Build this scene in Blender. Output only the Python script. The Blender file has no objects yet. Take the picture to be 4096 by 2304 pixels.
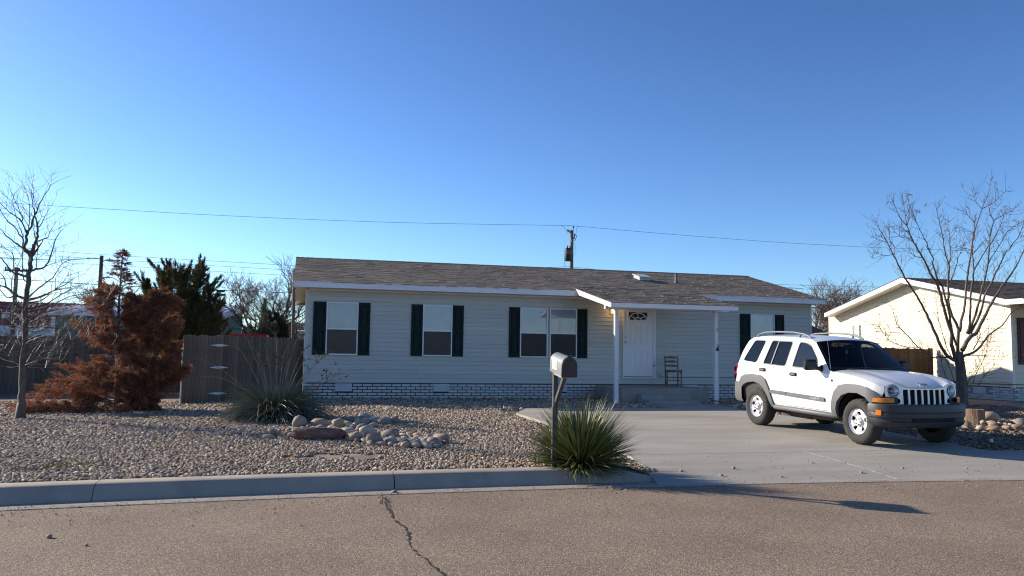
import bpy, bmesh, math, random
import numpy as np
from mathutils import Vector, Matrix, Quaternion
from mathutils.geometry import delaunay_2d_cdt

S = bpy.context.scene
C = S.collection
rad = math.radians

# ------------------------------------------------------------------ camera
cam = bpy.data.cameras.new('camera')
cam.sensor_width = 36.0
cam.lens = 36.0 * 3250 / 4096
cam.clip_start = 0.1
cam.clip_end = 6000
camo = bpy.data.objects.new('camera', cam)
C.objects.link(camo)
PITCH, ROLL, YAW = 0.083460, 0.013770, 0.251920
_f = Vector((math.sin(YAW)*math.cos(PITCH), math.cos(YAW)*math.cos(PITCH), math.sin(PITCH)))
_r = Vector((math.cos(YAW), -math.sin(YAW), 0))
_u = _r.cross(_f)
r2 = _r*math.cos(ROLL) + _u*math.sin(ROLL)
u2 = _u*math.cos(ROLL) - _r*math.sin(ROLL)
m = Matrix((r2, u2, -_f)).transposed().to_4x4()
m.translation = (0, 0, 1.5)
camo.matrix_world = m
S.camera = camo

# ------------------------------------------------------------------ sky and sun
SUN_EL, SUN_AZ = 21.8, -52.5          # azimuth from +Y towards +X
w = bpy.data.worlds.new('World'); S.world = w; w.use_nodes = True
nt = w.node_tree
bg = nt.nodes['Background']
sky = nt.nodes.new('ShaderNodeTexSky')
sky.sky_type = 'NISHITA'; sky.sun_disc = False
sky.sun_elevation = rad(SUN_EL); sky.sun_rotation = rad(SUN_AZ)
sky.altitude = 1300; sky.air_density = 1.0; sky.dust_density = 1.0; sky.ozone_density = 2.0
gm = nt.nodes.new('ShaderNodeGamma'); gm.inputs['Gamma'].default_value = 1.35       # deeper, more contrasty blue, the same all over the sky
tn = nt.nodes.new('ShaderNodeMix'); tn.data_type = 'RGBA'; tn.blend_type = 'MULTIPLY'; tn.inputs[0].default_value = 1.0
tn.inputs[7].default_value = (.74, .885, 1.06, 1)
nt.links.new(sky.outputs[0], gm.inputs[0]); nt.links.new(gm.outputs[0], tn.inputs[6]); nt.links.new(tn.outputs[2], bg.inputs[0])
bg.inputs[1].default_value = 0.057
sl = bpy.data.lights.new('sun', 'SUN'); sl.energy = 4.6; sl.angle = rad(0.55); sl.color = (1.0, 0.89, 0.72)
so = bpy.data.objects.new('sun', sl); C.objects.link(so)
SUN = Vector((math.sin(rad(SUN_AZ))*math.cos(rad(SUN_EL)), math.cos(rad(SUN_AZ))*math.cos(rad(SUN_EL)), math.sin(rad(SUN_EL))))
so.rotation_euler = SUN.to_track_quat('Z', 'Y').to_euler()
so.location = (-20, 20, 30)
S.view_settings.view_transform = 'Standard'
S.view_settings.look = 'None'
S.view_settings.exposure = 0.85
S.view_settings.gamma = 1.0
S.view_settings.use_curve_mapping = False
S.render.engine = 'CYCLES'
S.cycles.max_bounces = 6
S.cycles.transparent_max_bounces = 12
S.cycles.use_denoising = True
S.cycles.denoiser = 'OPENIMAGEDENOISE'
S.cycles.denoising_prefilter = 'ACCURATE'
S.cycles.filter_width = 1.15
S.cycles.use_adaptive_sampling = False

random.seed(7)
RNG = np.random.default_rng(7)

# ------------------------------------------------------------------ helpers
class MB:
    """collects shapes, links them as one mesh object"""
    def __init__(self): self.v = []; self.f = []; self.mi = []
    def add(self, vs, fs, mi=0):
        o = len(self.v); self.v += [tuple(p) for p in vs]
        self.f += [tuple(i+o for i in q) for q in fs]; self.mi += [mi]*len(fs)
        return self
    def box(self, x0, x1, y0, y1, z0, z1, mi=0, M=None, ch=0.0):
        if ch > 0:
            c = ch; vs = []
            for sx, a, b in ((0, x0, 1), (1, x1, -1)):
                pass
            xs = (x0, x0+c, x1-c, x1); ys = (y0, y0+c, y1-c, y1); zs = (z0, z0+c, z1-c, z1)
            bm = bmesh.new()
            for x in (x0, x1):
                for y in (y0, y1):
                    for z in (z0, z1): bm.verts.new((x, y, z))
            bmesh.ops.convex_hull(bm, input=bm.verts[:])
            bmesh.ops.dissolve_limit(bm, angle_limit=0.01, verts=bm.verts[:], edges=bm.edges[:])
            bmesh.ops.bevel(bm, geom=bm.edges[:], offset=c, segments=1, affect='EDGES')
            bm.verts.index_update()
            vs = [v.co.copy() for v in bm.verts]; fs = [[v.index for v in f.verts] for f in bm.faces]; bm.free()
            if M: vs = [M @ p for p in vs]
            return self.add(vs, fs, mi)
        vs = [(x0,y0,z0),(x1,y0,z0),(x1,y1,z0),(x0,y1,z0),(x0,y0,z1),(x1,y0,z1),(x1,y1,z1),(x0,y1,z1)]
        if M: vs = [M @ Vector(p) for p in vs]
        return self.add(vs, [(0,3,2,1),(4,5,6,7),(0,1,5,4),(1,2,6,5),(2,3,7,6),(3,0,4,7)], mi)
    def tube(self, pts, r, n=6, mi=0, cap=True):
        pts = [Vector(p) for p in pts]; N = len(pts)
        rs = r if isinstance(r, (list, tuple)) else [r]*N
        t0 = (pts[1]-pts[0]).normalized()
        a = t0.orthogonal().normalized(); rings = []
        for i in range(N):
            t = (pts[min(i+1, N-1)]-pts[max(i-1, 0)])
            t = t.normalized() if t.length > 1e-9 else t0
            a = (a - t*a.dot(t)); a = a.normalized() if a.length > 1e-6 else t.orthogonal().normalized()
            b = t.cross(a)
            rings.append([pts[i] + (a*math.cos(2*math.pi*k/n)+b*math.sin(2*math.pi*k/n))*rs[i] for k in range(n)])
        vs = [p for R_ in rings for p in R_]; fs = []
        for i in range(N-1):
            for k in range(n):
                fs.append((i*n+k, i*n+(k+1) % n, (i+1)*n+(k+1) % n, (i+1)*n+k))
        if cap: fs.append(tuple(range(n-1, -1, -1))); fs.append(tuple((N-1)*n+k for k in range(n)))
        return self.add(vs, fs, mi)
    def lathe(self, prof, n=24, M=None, mi=0, close=False):
        """prof: (r, h) pairs round the local Z axis"""
        vs = [Vector((r*math.cos(2*math.pi*k/n), r*math.sin(2*math.pi*k/n), h)) for r, h in prof for k in range(n)]
        if M: vs = [M @ p for p in vs]
        m_ = len(prof); fs = []
        for i in range(m_-1 + (1 if close else 0)):
            j = (i+1) % m_
            for k in range(n): fs.append((i*n+k, i*n+(k+1) % n, j*n+(k+1) % n, j*n+k))
        return self.add(vs, fs, mi)
    def prism(self, poly, d0, d1, axis='x', mi=0, M=None):
        """extrude a 2D polygon; axis x: poly=(y,z), y: poly=(x,z), z: poly=(x,y)"""
        def P(a, b, d): return {'x': (d, a, b), 'y': (a, d, b), 'z': (a, b, d)}[axis]
        n = len(poly); vs = [P(a, b, d0) for a, b in poly]+[P(a, b, d1) for a, b in poly]
        if M: vs = [M @ Vector(p) for p in vs]
        fs = [tuple(range(n-1, -1, -1)), tuple(range(n, 2*n))]+[(i, (i+1) % n, n+(i+1) % n, n+i) for i in range(n)]
        return self.add(vs, fs, mi)
    def build(self, name, mat, parent=None, smooth=False, fixn=True, kind=None):
        me = bpy.data.meshes.new(name)
        me.from_pydata(self.v, [], self.f)
        mats = mat if isinstance(mat, (list, tuple)) else [mat]
        for m_ in mats: me.materials.append(m_)
        if len(mats) > 1: me.polygons.foreach_set('material_index', self.mi)
        if fixn:
            bm = bmesh.new(); bm.from_mesh(me); bmesh.ops.recalc_face_normals(bm, faces=bm.faces[:]); bm.to_mesh(me); bm.free()
        if smooth:
            me.polygons.foreach_set('use_smooth', [True]*len(me.polygons))
            if smooth != 'all': me.set_sharp_from_angle(angle=rad(smooth if smooth is not True else 40))
        me.update()
        return link(name, me, parent, kind)

WORLD = set()
def link(name, me, parent=None, kind=None):
    o = bpy.data.objects.new(name, me); C.objects.link(o)
    if parent is not None:
        o.parent = parent
        if parent.name in WORLD:                  # shapes given in world coordinates: undo the root's own placement
            o.matrix_parent_inverse = parent.matrix_basis.inverted()
    if kind: o['kind'] = kind
    return o

def npmesh(name, v, f, mat, parent=None, smooth=False, kind=None, attr=None):
    """numpy vertices (N,3) and faces (M,k) to one object"""
    me = bpy.data.meshes.new(name)
    v = np.asarray(v, np.float32); f = np.asarray(f, np.int32); k = f.shape[1]
    me.vertices.add(len(v)); me.vertices.foreach_set('co', v.ravel())
    me.loops.add(f.size); me.loops.foreach_set('vertex_index', f.ravel())
    me.polygons.add(len(f)); me.polygons.foreach_set('loop_start', np.arange(0, f.size, k, dtype=np.int32))
    if smooth: me.polygons.foreach_set('use_smooth', np.ones(len(f), bool))
    me.materials.append(mat); me.update(calc_edges=True)
    return link(name, me, parent, kind)

def thing(name, label, cat, loc=(0,0,0), rz=0, group=None, world=False):
    o = bpy.data.objects.new(name, None); C.objects.link(o)
    o.location = loc; o.rotation_euler = (0, 0, rz); o.empty_display_size = 0.1
    if world: WORLD.add(o.name)
    return tag(o, label, cat, group)

def tag(o, label, cat, group=None):
    o['label'] = label; o['category'] = cat
    if group: o['group'] = group
    return o

def shared(name, src, parent, loc=None, kind=None):
    o = link(name, src.data if isinstance(src, bpy.types.Object) else src, parent)
    if loc is not None: o.location = loc
    return o

def copy_tree(o, parent=None):
    c = o.copy(); C.objects.link(c)
    if parent is not None: c.parent = parent
    for ch in list(o.children): copy_tree(ch, c)
    return c

# ------------------------------------------------------------------ materials
def mat(name, c1, c2=None, scale=6.0, rough=0.7, bump=0.0, bscale=None, island=0.0, metal=0.0, spec=0.4, detail=4.0,
        stretch=(1,1,1), coat=0.0, c3=None, s3=1.0, a3=0.5, bdist=0.02, thresh=None, orand=0.0):
    m_ = bpy.data.materials.new(name); m_.use_nodes = True
    n = m_.node_tree.nodes; L = m_.node_tree.links; b = n['Principled BSDF']
    b.inputs['Roughness'].default_value = rough; b.inputs['Metallic'].default_value = metal
    b.inputs['Specular IOR Level'].default_value = spec; b.inputs['Coat Weight'].default_value = coat
    tc = n.new('ShaderNodeTexCoord'); mp = n.new('ShaderNodeMapping'); mp.inputs['Scale'].default_value = stretch
    L.new(tc.outputs['Object'], mp.inputs[0])
    def noise(sc, d=detail):
        t = n.new('ShaderNodeTexNoise'); t.inputs['Scale'].default_value = sc; t.inputs['Detail'].default_value = d
        L.new(mp.outputs[0], t.inputs['Vector']); return t
    def ramp(src, lo, hi):
        r = n.new('ShaderNodeMapRange'); r.inputs[1].default_value = lo; r.inputs[2].default_value = hi; L.new(src, r.inputs[0]); return r.outputs[0]
    def mix(fac, a, c, typ='MIX'):
        x = n.new('ShaderNodeMix'); x.data_type = 'RGBA'; x.blend_type = typ
        if isinstance(fac, float): x.inputs[0].default_value = fac
        else: L.new(fac, x.inputs[0])
        for i, q in ((6, a), (7, c)):
            if isinstance(q, tuple): x.inputs[i].default_value = (*q, 1) if len(q) == 3 else q
            else: L.new(q, x.inputs[i])
        return x.outputs[2]
    col = c1
    if c2: 
        lo, hi = thresh or (0.32, 0.68)
        col = mix(ramp(noise(scale).outputs[0], lo, hi), c1, c2)
    if c3: col = mix(ramp(noise(s3, 3).outputs[0], a3, a3+0.22), col, c3)
    if island or orand:
        g = n.new('ShaderNodeNewGeometry' if island else 'ShaderNodeObjectInfo'); h = n.new('ShaderNodeHueSaturation')
        h.inputs['Value'].default_value = 1
        r = n.new('ShaderNodeMapRange'); k = island or orand; r.inputs[3].default_value = 1-k; r.inputs[4].default_value = 1+k
        L.new(g.outputs['Random Per Island' if island else 'Random'], r.inputs[0]); L.new(r.outputs[0], h.inputs['Value'])
        if isinstance(col, tuple): h.inputs['Color'].default_value = (*col, 1)
        else: L.new(col, h.inputs['Color'])
        col = h.outputs[0]
    if isinstance(col, tuple): b.inputs['Base Color'].default_value = (*col, 1)
    else: L.new(col, b.inputs['Base Color'])
    if bump:
        bp = n.new('ShaderNodeBump'); bp.inputs['Strength'].default_value = bump; bp.inputs['Distance'].default_value = bdist
        L.new(noise(bscale or scale*4).outputs[0], bp.inputs['Height']); L.new(bp.outputs[0], b.inputs['Normal'])
    return m_

def palette(name, cols, rough=0.75, bump=0.0, bscale=60, noise_mix=None, nscale=40, spec=0.35, trans=0.0):
    """every island of the mesh takes its own colour out of a list"""
    m_ = bpy.data.materials.new(name); m_.use_nodes = True
    n = m_.node_tree.nodes; L = m_.node_tree.links; b = n['Principled BSDF']
    b.inputs['Roughness'].default_value = rough; b.inputs['Specular IOR Level'].default_value = spec
    g = n.new('ShaderNodeNewGeometry'); r = n.new('ShaderNodeValToRGB'); r.color_ramp.interpolation = 'CONSTANT' if len(cols) > 4 else 'LINEAR'
    e = r.color_ramp.elements
    while len(e) < len(cols): e.new(0.5)
    for i, c in enumerate(cols):
        e[i].position = i/len(cols) if len(cols) > 4 else i/(len(cols)-1); e[i].color = (*c, 1)
    L.new(g.outputs['Random Per Island'], r.inputs[0])
    col = r.outputs[0]
    tc = n.new('ShaderNodeTexCoord')
    if noise_mix:
        t = n.new('ShaderNodeTexNoise'); t.inputs['Scale'].default_value = nscale; L.new(tc.outputs['Object'], t.inputs['Vector'])
        mr = n.new('ShaderNodeMapRange'); mr.inputs[1].default_value = 0.3; mr.inputs[2].default_value = 0.7
        mr.inputs[3].default_value = 1-noise_mix; mr.inputs[4].default_value = 1+noise_mix; L.new(t.outputs[0], mr.inputs[0])
        h = n.new('ShaderNodeHueSaturation'); L.new(mr.outputs[0], h.inputs['Value']); L.new(col, h.inputs['Color']); col = h.outputs[0]
    L.new(col, b.inputs['Base Color'])
    if bump:
        t = n.new('ShaderNodeTexNoise'); t.inputs['Scale'].default_value = bscale; L.new(tc.outputs['Object'], t.inputs['Vector'])
        bp = n.new('ShaderNodeBump'); bp.inputs['Strength'].default_value = bump; bp.inputs['Distance'].default_value = 0.01
        L.new(t.outputs[0], bp.inputs['Height']); L.new(bp.outputs[0], b.inputs['Normal'])
    if trans:
        tr = n.new('ShaderNodeBsdfTranslucent'); L.new(col, tr.inputs[0]); mx = n.new('ShaderNodeMixShader'); mx.inputs[0].default_value = trans
        L.new(b.outputs[0], mx.inputs[1]); L.new(tr.outputs[0], mx.inputs[2]); L.new(mx.outputs[0], n['Material Output'].inputs[0])
    return m_

def glass(name, tint, refl=0.06, rough=0.02):
    """thin pane: tinted see-through plus a mirror share that grows at glancing angles"""
    m_ = bpy.data.materials.new(name); m_.use_nodes = True
    n = m_.node_tree.nodes; L = m_.node_tree.links; n.remove(n['Principled BSDF'])
    tr = n.new('ShaderNodeBsdfTransparent'); tr.inputs[0].default_value = (*tint, 1)
    gl = n.new('ShaderNodeBsdfGlossy'); gl.inputs['Roughness'].default_value = rough
    lw = n.new('ShaderNodeLayerWeight'); lw.inputs[0].default_value = 0.5
    pw = n.new('ShaderNodeMath'); pw.operation = 'POWER'; pw.inputs[1].default_value = 4; L.new(lw.outputs['Facing'], pw.inputs[0])
    ad = n.new('ShaderNodeMapRange'); ad.inputs[3].default_value = refl; ad.inputs[4].default_value = 0.9; L.new(pw.outputs[0], ad.inputs[0])
    mx = n.new('ShaderNodeMixShader'); L.new(ad.outputs[0], mx.inputs[0]); L.new(tr.outputs[0], mx.inputs[1]); L.new(gl.outputs[0], mx.inputs[2])
    L.new(mx.outputs[0], n['Material Output'].inputs[0])
    return m_

M = {}
M['white_trim'] = mat('white_trim', (.76,.76,.78), (.70,.70,.73), 1.3, .5, .03, 30)
M['siding'] = mat('vinyl_siding', (.50,.51,.47), (.46,.47,.44), .8, .55, .04, 14, orand=.03, stretch=(.3,1,6))
M['siding_cream'] = mat('cream_siding', (.74,.67,.52), (.69,.62,.48), .8, .55, .04, 14, orand=.03, stretch=(1,.3,6))
M['dark'] = mat('dark_gap', (.012,.012,.012), rough=.9)
M['mortar'] = mat('dark_mortar', (.030,.029,.028), (.05,.048,.046), 30, .95)
M['brick_white'] = mat('white_brick', (.60,.59,.58), (.50,.49,.48), 14, .8, .35, 40, orand=.12, c3=(.42,.40,.38), s3=5, a3=.58)
M['shutter'] = mat('dark_green_shutter', (.010,.020,.021), (.014,.026,.027), 3, .6, .05, 30, spec=.12)
M['shingle'] = mat('roof_shingle', (.165,.135,.108), (.205,.170,.138), 45, .95, .3, 120, island=.22, c3=(.135,.112,.093), s3=.9, a3=.5)
M['shingle_dark'] = mat('dark_shingle', (.075,.062,.055), (.11,.09,.08), 45, .95, .3, 120, island=.28)
M['roof_felt'] = mat('roof_felt', (.03,.026,.023), rough=.95)
M['concrete'] = mat('concrete', (.365,.335,.290), (.30,.275,.24), 2.2, .85, .12, 90, c3=(.25,.23,.20), s3=.9, a3=.52, stretch=(.35,1,1))
M['curb'] = mat('curb_concrete', (.37,.305,.25), (.31,.26,.215), 3.0, .88, .25, 70, c3=(.20,.17,.145), s3=1.3, a3=.56)
M['stoop'] = mat('stoop_concrete', (.30,.285,.265), (.24,.23,.215), 2.5, .85, .2, 60, c3=(.22,.215,.21), s3=1.1, a3=.55)
M['black_plastic'] = mat('black_plastic', (.014,.014,.015), rough=.45)
M['metal_grey'] = mat('grey_metal', (.36,.36,.37), (.28,.28,.29), 9, .45, .05, 40, metal=.6)
M['wire'] = mat('wire_black', (.02,.02,.022), rough=.6)
M['pole_wood'] = mat('pole_wood', (.20,.15,.105), (.12,.09,.065), 6, .9, .4, 20, stretch=(6,6,.4))
M['fence_grey'] = mat('weathered_fence', (.165,.128,.096), (.095,.075,.058), 5, .9, .4, 30, orand=.25, stretch=(8,8,.5))
M['fence_brown'] = mat('brown_fence', (.16,.095,.048), (.10,.058,.03), 5, .9, .4, 30, orand=.22, stretch=(8,8,.5))
M['bark_grey'] = mat('grey_bark', (.18,.142,.118), (.095,.075,.062), 14, .95, .7, 60, stretch=(1,1,.35))
M['bark_left'] = mat('smooth_bark', (.115,.095,.082), (.065,.055,.048), 9, .75, .5, 45, stretch=(1,1,.5))
M['twig'] = mat('twig_bark', (.13,.078,.066), (.075,.048,.042), 10, .8)
M['twig_shiny'] = mat('pale_twig', (.13,.10,.085), (.08,.062,.055), 10, .5, spec=.45)
M['galv'] = mat('galvanised', (.48,.49,.50), (.40,.41,.42), 12, .4, metal=.5)
M['red_paint'] = mat('red_paint', (.38,.02,.03), (.28,.015,.02), 4, .5)

from mathutils import noise as mnoise

# ------------------------------------------------------------------ ground levels
def road_y(x):
    d = x-3.0
    if abs(d) > 12: return 8.95 - 1.44 - (abs(d)-12)*0.24
    return 8.95 - d*d/100.0
def lerp_tab(t, x):
    if x <= t[0][0]: return t[0][1]
    for (a, b), (c, d) in zip(t, t[1:]):
        if x <= c: return b+(d-b)*(x-a)/(c-a)
    return t[-1][1]
DRIVE = [(8.4,.004),(8.95,.006),(9.5,.052),(10.9,.122),(11.5,.152),(14.05,.24),(16,.262),(19,.27),(21,.27)]
YARD_L = [(9.4,.14),(11,.15),(13,.166),(15.5,.196),(17.5,.21),(20,.245),(23,.262),(26,.23),(32,.2)]
YARD_FAR = [(9.4,.14),(11,.15),(13,.166),(17,.195),(21,.172),(23,.172),(27,.2),(40,.2)]
YARD_R = [(9.4,.08),(10.6,.12),(14,.165),(18,.215),(23,.26),(30,.2)]
def drive_z(y): return lerp_tab(DRIVE, y)
def yard_z(x, y):
    if x > 10.4: return lerp_tab(YARD_R, y)
    if x > 4.5: 
        return lerp_tab(YARD_L, y) if y > 18.9 else drive_z(y)-.07
    k = min(1, max(0, (-x-0.3)/2.4))
    a = lerp_tab(YARD_L, y)*(1-k)+lerp_tab(YARD_FAR, y)*k
    if x > 3.3 and y < 12.6:                       # the bed slopes down to the drive at the kerb end
        q = min(1, (x-3.3)/1.1)*min(1, (12.6-y)/1.2); a += (drive_z(y)-.02-a)*q*q*(3-2*q)
    return a

# ------------------------------------------------------------------ asphalt road
def asphalt():
    m_ = bpy.data.materials.new('asphalt'); m_.use_nodes = True
    n = m_.node_tree.nodes; L = m_.node_tree.links; b = n['Principled BSDF']
    b.inputs['Roughness'].default_value = .93; b.inputs['Specular IOR Level'].default_value = .25
    tc = n.new('ShaderNodeTexCoord')
    v = n.new('ShaderNodeTexVoronoi'); v.inputs['Scale'].default_value = 95; L.new(tc.outputs['Object'], v.inputs['Vector'])
    r = n.new('ShaderNodeValToRGB'); e = r.color_ramp.elements
    cols = [(.11,.08,.058),(.245,.183,.132),(.175,.13,.095),(.34,.265,.195),(.21,.157,.113),(.135,.10,.075),(.45,.36,.275)]
    while len(e) < len(cols): e.new(.5)
    for i, c in enumerate(cols): e[i].position = i/(len(cols)-1); e[i].color = (*c, 1)
    sx = n.new('ShaderNodeSeparateColor'); L.new(v.outputs['Color'], sx.inputs[0]); L.new(sx.outputs[0], r.inputs[0])
    t = n.new('ShaderNodeTexNoise'); t.inputs['Scale'].default_value = .9; t.inputs['Detail'].default_value = 5; L.new(tc.outputs['Object'], t.inputs['Vector'])
    mr = n.new('ShaderNodeMapRange'); mr.inputs[1].default_value = .3; mr.inputs[2].default_value = .7; mr.inputs[3].default_value = .86; mr.inputs[4].default_value = 1.12
    L.new(t.outputs[0], mr.inputs[0])
    h = n.new('ShaderNodeHueSaturation'); L.new(r.outputs[0], h.inputs['Color']); L.new(mr.outputs[0], h.inputs['Value']); L.new(h.outputs[0], b.inputs['Base Color'])
    bp = n.new('ShaderNodeBump'); bp.inputs['Strength'].default_value = .55; bp.inputs['Distance'].default_value = .007; bp.invert = True
    t2 = n.new('ShaderNodeTexNoise'); t2.inputs['Scale'].default_value = 140; t2.inputs['Detail'].default_value = 3; L.new(tc.outputs['Object'], t2.inputs['Vector'])
    ad = n.new('ShaderNodeMath'); ad.operation = 'SUBTRACT'; L.new(v.outputs['Distance'], ad.inputs[0]); L.new(t2.outputs[0], ad.inputs[1])
    L.new(ad.outputs[0], bp.inputs['Height']); L.new(bp.outputs[0], b.inputs['Normal'])
    return m_
M['asphalt'] = asphalt()
xs = [-260,-120,-60,-30]+[x*1.0 for x in range(-15,22)]+[30,60,120,260]
b_ = MB()
for i, x in enumerate(xs):
    b_.v += [(x, road_y(x)-13.5, 0), (x, road_y(x)-7, .0), (x, road_y(x)+.06, 0)]
for i in range(len(xs)-1):
    for k in range(2): b_.f.append((i*3+k, i*3+3+k, i*3+4+k, i*3+1+k)); b_.mi.append(0)
road = b_.build('road', M['asphalt'], kind='structure')
# the dark crack running from the kerb towards the viewer: a jagged dark ribbon laid 4 mm up
CR = [(.864,8.163),(.877,7.908),(.874,7.639),(.887,7.414),(.924,7.256),(.92,7.084),(.923,6.918),(.891,6.715),(.88,6.544),(.891,6.377),(.898,6.253),(.925,6.128),(.946,6.061),(.94,5.92),(.967,5.836),(.978,5.72),(.998,5.642),(1.03,5.45),(1.06,5.2),(1.05,4.9),(1.1,4.5),(1.12,4.0)]
M['crack'] = mat('crack_dark', (.012,.011,.010), rough=.95)
b_ = MB(); rr = random.Random(3)
for (x0, y0), (x1, y1) in zip(CR, CR[1:]):
    n = max(3, int(abs(y1-y0)/.035)); prev = None
    for i in range(n+1):
        k = i/n; cx = x0+(x1-x0)*k+rr.uniform(-.010,.010); cy = y0+(y1-y0)*k
        wd = rr.choice((.003,.006,.009,.013,.018)) if rr.random() > .12 else .0006
        cur = ((cx-wd, cy+rr.uniform(-.01,.01), .004), (cx+wd, cy+rr.uniform(-.01,.01), .004))
        if prev: b_.add([prev[0], prev[1], cur[1], cur[0]], [(0,1,2,3)])
        prev = cur
b_.build('crack', M['crack'], road)

# ------------------------------------------------------------------ kerb, gutter pan
def sweep(name, prof, x0, x1, m_, parent, taper=None, step=.25, smooth=30):
    """prof: (dy from the road edge, z); runs along the road edge"""
    b = MB(); n = max(2, int((x1-x0)/step)+1); k = len(prof)
    for i in range(n):
        x = x0+(x1-x0)*i/(n-1); f = taper(x) if taper else 1
        for dy, z in prof: b.v.append((x, road_y(x)+dy, z if z <= .012 else .012+(z-.012)*f))
    for i in range(n-1):
        for j in range(k-1): b.f.append((i*k+j, (i+1)*k+j, (i+1)*k+j+1, i*k+j+1)); b.mi.append(0)
    b.f.append(tuple(range(k))); b.mi.append(0); b.f.append(tuple((n-1)*k+j for j in range(k))); b.mi.append(0)
    return b.build(name, m_, parent, smooth=smooth)
curb = sweep('gutter_pan', [(-.02,-.05),(-.01,.006),(.0,.008),(.31,.004),(.335,-.05)], -40, 60, M['curb'], None)
curb['kind'] = 'structure'
kp = [(.325,-.05),(.325,.006),(.345,.03),(.425,.132),(.445,.149),(.475,.156),(.69,.158),(.705,.150),(.705,-.05)]
for x0, x1 in ((-26,-17),(-16.99,-11.1),(-11.09,-8.03),(-8.022,-5.0),(-4.992,-1.98),(-1.972,1.055),(1.067,4.35)):
    tp = (lambda x: max(.02, min(1, (4.35-x)/.62))) if x1 == 4.35 else None
    sweep('curb_section', kp, x0, x1, M['curb'], curb, tp, step=.12)

# ------------------------------------------------------------------ driveway slabs
drive = MB().box(4.7, 10.3, 10, 18.5, -.4, -.2).build('driveway', M['dark'], kind='structure')
def slab(poly_left, poly_right, y0, y1, x_of=None, name='concrete_slab'):
    """slab between two side lines given as x at (y0, y1); y0 may be a function of x"""
    b = MB(); nx, ny = 10, 12
    for j in range(ny+1):
        for i in range(nx+1):
            u = i/nx; v = j/ny
            xa = poly_left[0]+(poly_left[1]-poly_left[0])*v; xb = poly_right[0]+(poly_right[1]-poly_right[0])*v
            x = xa+(xb-xa)*u; ya = y0(x) if callable(y0) else y0; yb = y1(x) if callable(y1) else y1
            y = ya+(yb-ya)*v
            b.v.append((x, y, drive_z(y)))
    W_ = nx+1
    for j in range(ny):
        for i in range(nx): b.f.append((j*W_+i, j*W_+i+1, (j+1)*W_+i+1, (j+1)*W_+i)); b.mi.append(0)
    rim = [i for i in range(W_)]+[j*W_+nx for j in range(1, ny+1)]+[ny*W_+i for i in range(nx-1, -1, -1)]+[j*W_ for j in range(ny-1, 0, -1)]
    o = len(b.v)
    for q in rim: x, y, z = b.v[q]; b.v.append((x, y, z-.14))
    for i in range(len(rim)): j = (i+1) % len(rim); b.f.append((rim[i], rim[j], o+j, o+i)); b.mi.append(0)
    return b.build(name, M['concrete'], drive, fixn=True)
re_ = lambda x: road_y(x)+.004
slab((4.12,4.56), (7.372,7.382), re_, 10.90)
slab((7.392,7.402), (10.60,10.56), re_, 10.90)
slab((10.61,10.57), (14.2,14.2), re_, lambda x: 10.72-.03*(x-10.5))
slab((14.21,14.21), (18.2,18.2), re_, lambda x: 10.72-.03*(x-10.5))
slab((18.21,18.21), (26,26), re_, lambda x: 10.72-.03*(x-10.5))
slab((4.56,4.56), (10.56,10.52), 10.914, 14.05)
slab((4.56,4.56), (10.52,10.5), 14.064, 17.2)
slab((4.56,5.2), (10.5,10.5), 17.214, 18.70)
slab((9.05,9.15), (10.75,10.6), 18.714, 20.25)
# white sealant in the joint between the two front slabs
b_ = MB(); rr = random.Random(5); prev = None
for i in range(40):
    y = 8.9+(10.9-8.9)*i/39; x = 7.382+rr.uniform(-.006,.006)+.01*(y-9)/2; wd = rr.uniform(.010,.020); z = drive_z(y)+.004
    cur = ((x-wd, y, z), (x+wd, y, z))
    if prev: b_.add([prev[0], prev[1], cur[1], cur[0]], [(0,1,2,3)])
    prev = cur
b_.build('sealant', mat('pale_sealant', (.62,.60,.56), (.50,.48,.44), 30, .7), drive)

# ------------------------------------------------------------------ the ground sheet
M['ground'] = mat('dry_ground', (.24,.18,.135), (.16,.12,.092), 7, .97, .8, 45, c3=(.33,.255,.195), s3=1.5, a3=.5)
gx = [-1500,-600,-250,-120,-60,-35,-22]+[-16+.5*i for i in range(40)]+[4.0,4.3,4.48,4.52,6,8,10,10.38,10.44]+[11+.7*i for i in range(20)]+[26,34,50,80,160,400,900,1800]
def gys(x): return [road_y(x)+.66]+[9.75+.45*i for i in range(32)]+[24.5,27,31,38,55,90,160,400,1000,3000]
b_ = MB(); ny = len(gys(0))
for x in gx:
    for y in gys(x):
        yy = y
        z = yard_z(x, yy)+ (.012*mnoise.noise(Vector((x*.9, yy*.9, 0))) if yy < 40 and not 4.4 < x < 10.5 else 0)
        if yy < road_y(x)+.75 and not (4.3 < x < 10.5): z = .135 if x < 4.3 else .04
        if 10.4 < x and yy < 10.75: z = min(z, drive_z(yy)-.07)
        b_.v.append((x, yy, z))
for i in range(len(gx)-1):
    for j in range(ny-1): b_.f.append((i*ny+j, (i+1)*ny+j, (i+1)*ny+j+1, i*ny+j+1)); b_.mi.append(0)
o = len(b_.v)
for x in gx: b_.v += [(x, road_y(x)-13.4, .1), (x, -60, .15), (x, -1500, .15)]
for i in range(len(gx)-1):
    for j in range(2): b_.f.append((o+i*3+j, o+i*3+1+j, o+i*3+4+j, o+i*3+3+j)); b_.mi.append(0)
b_.build('ground', M['ground'], smooth='all', kind='structure')

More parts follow.
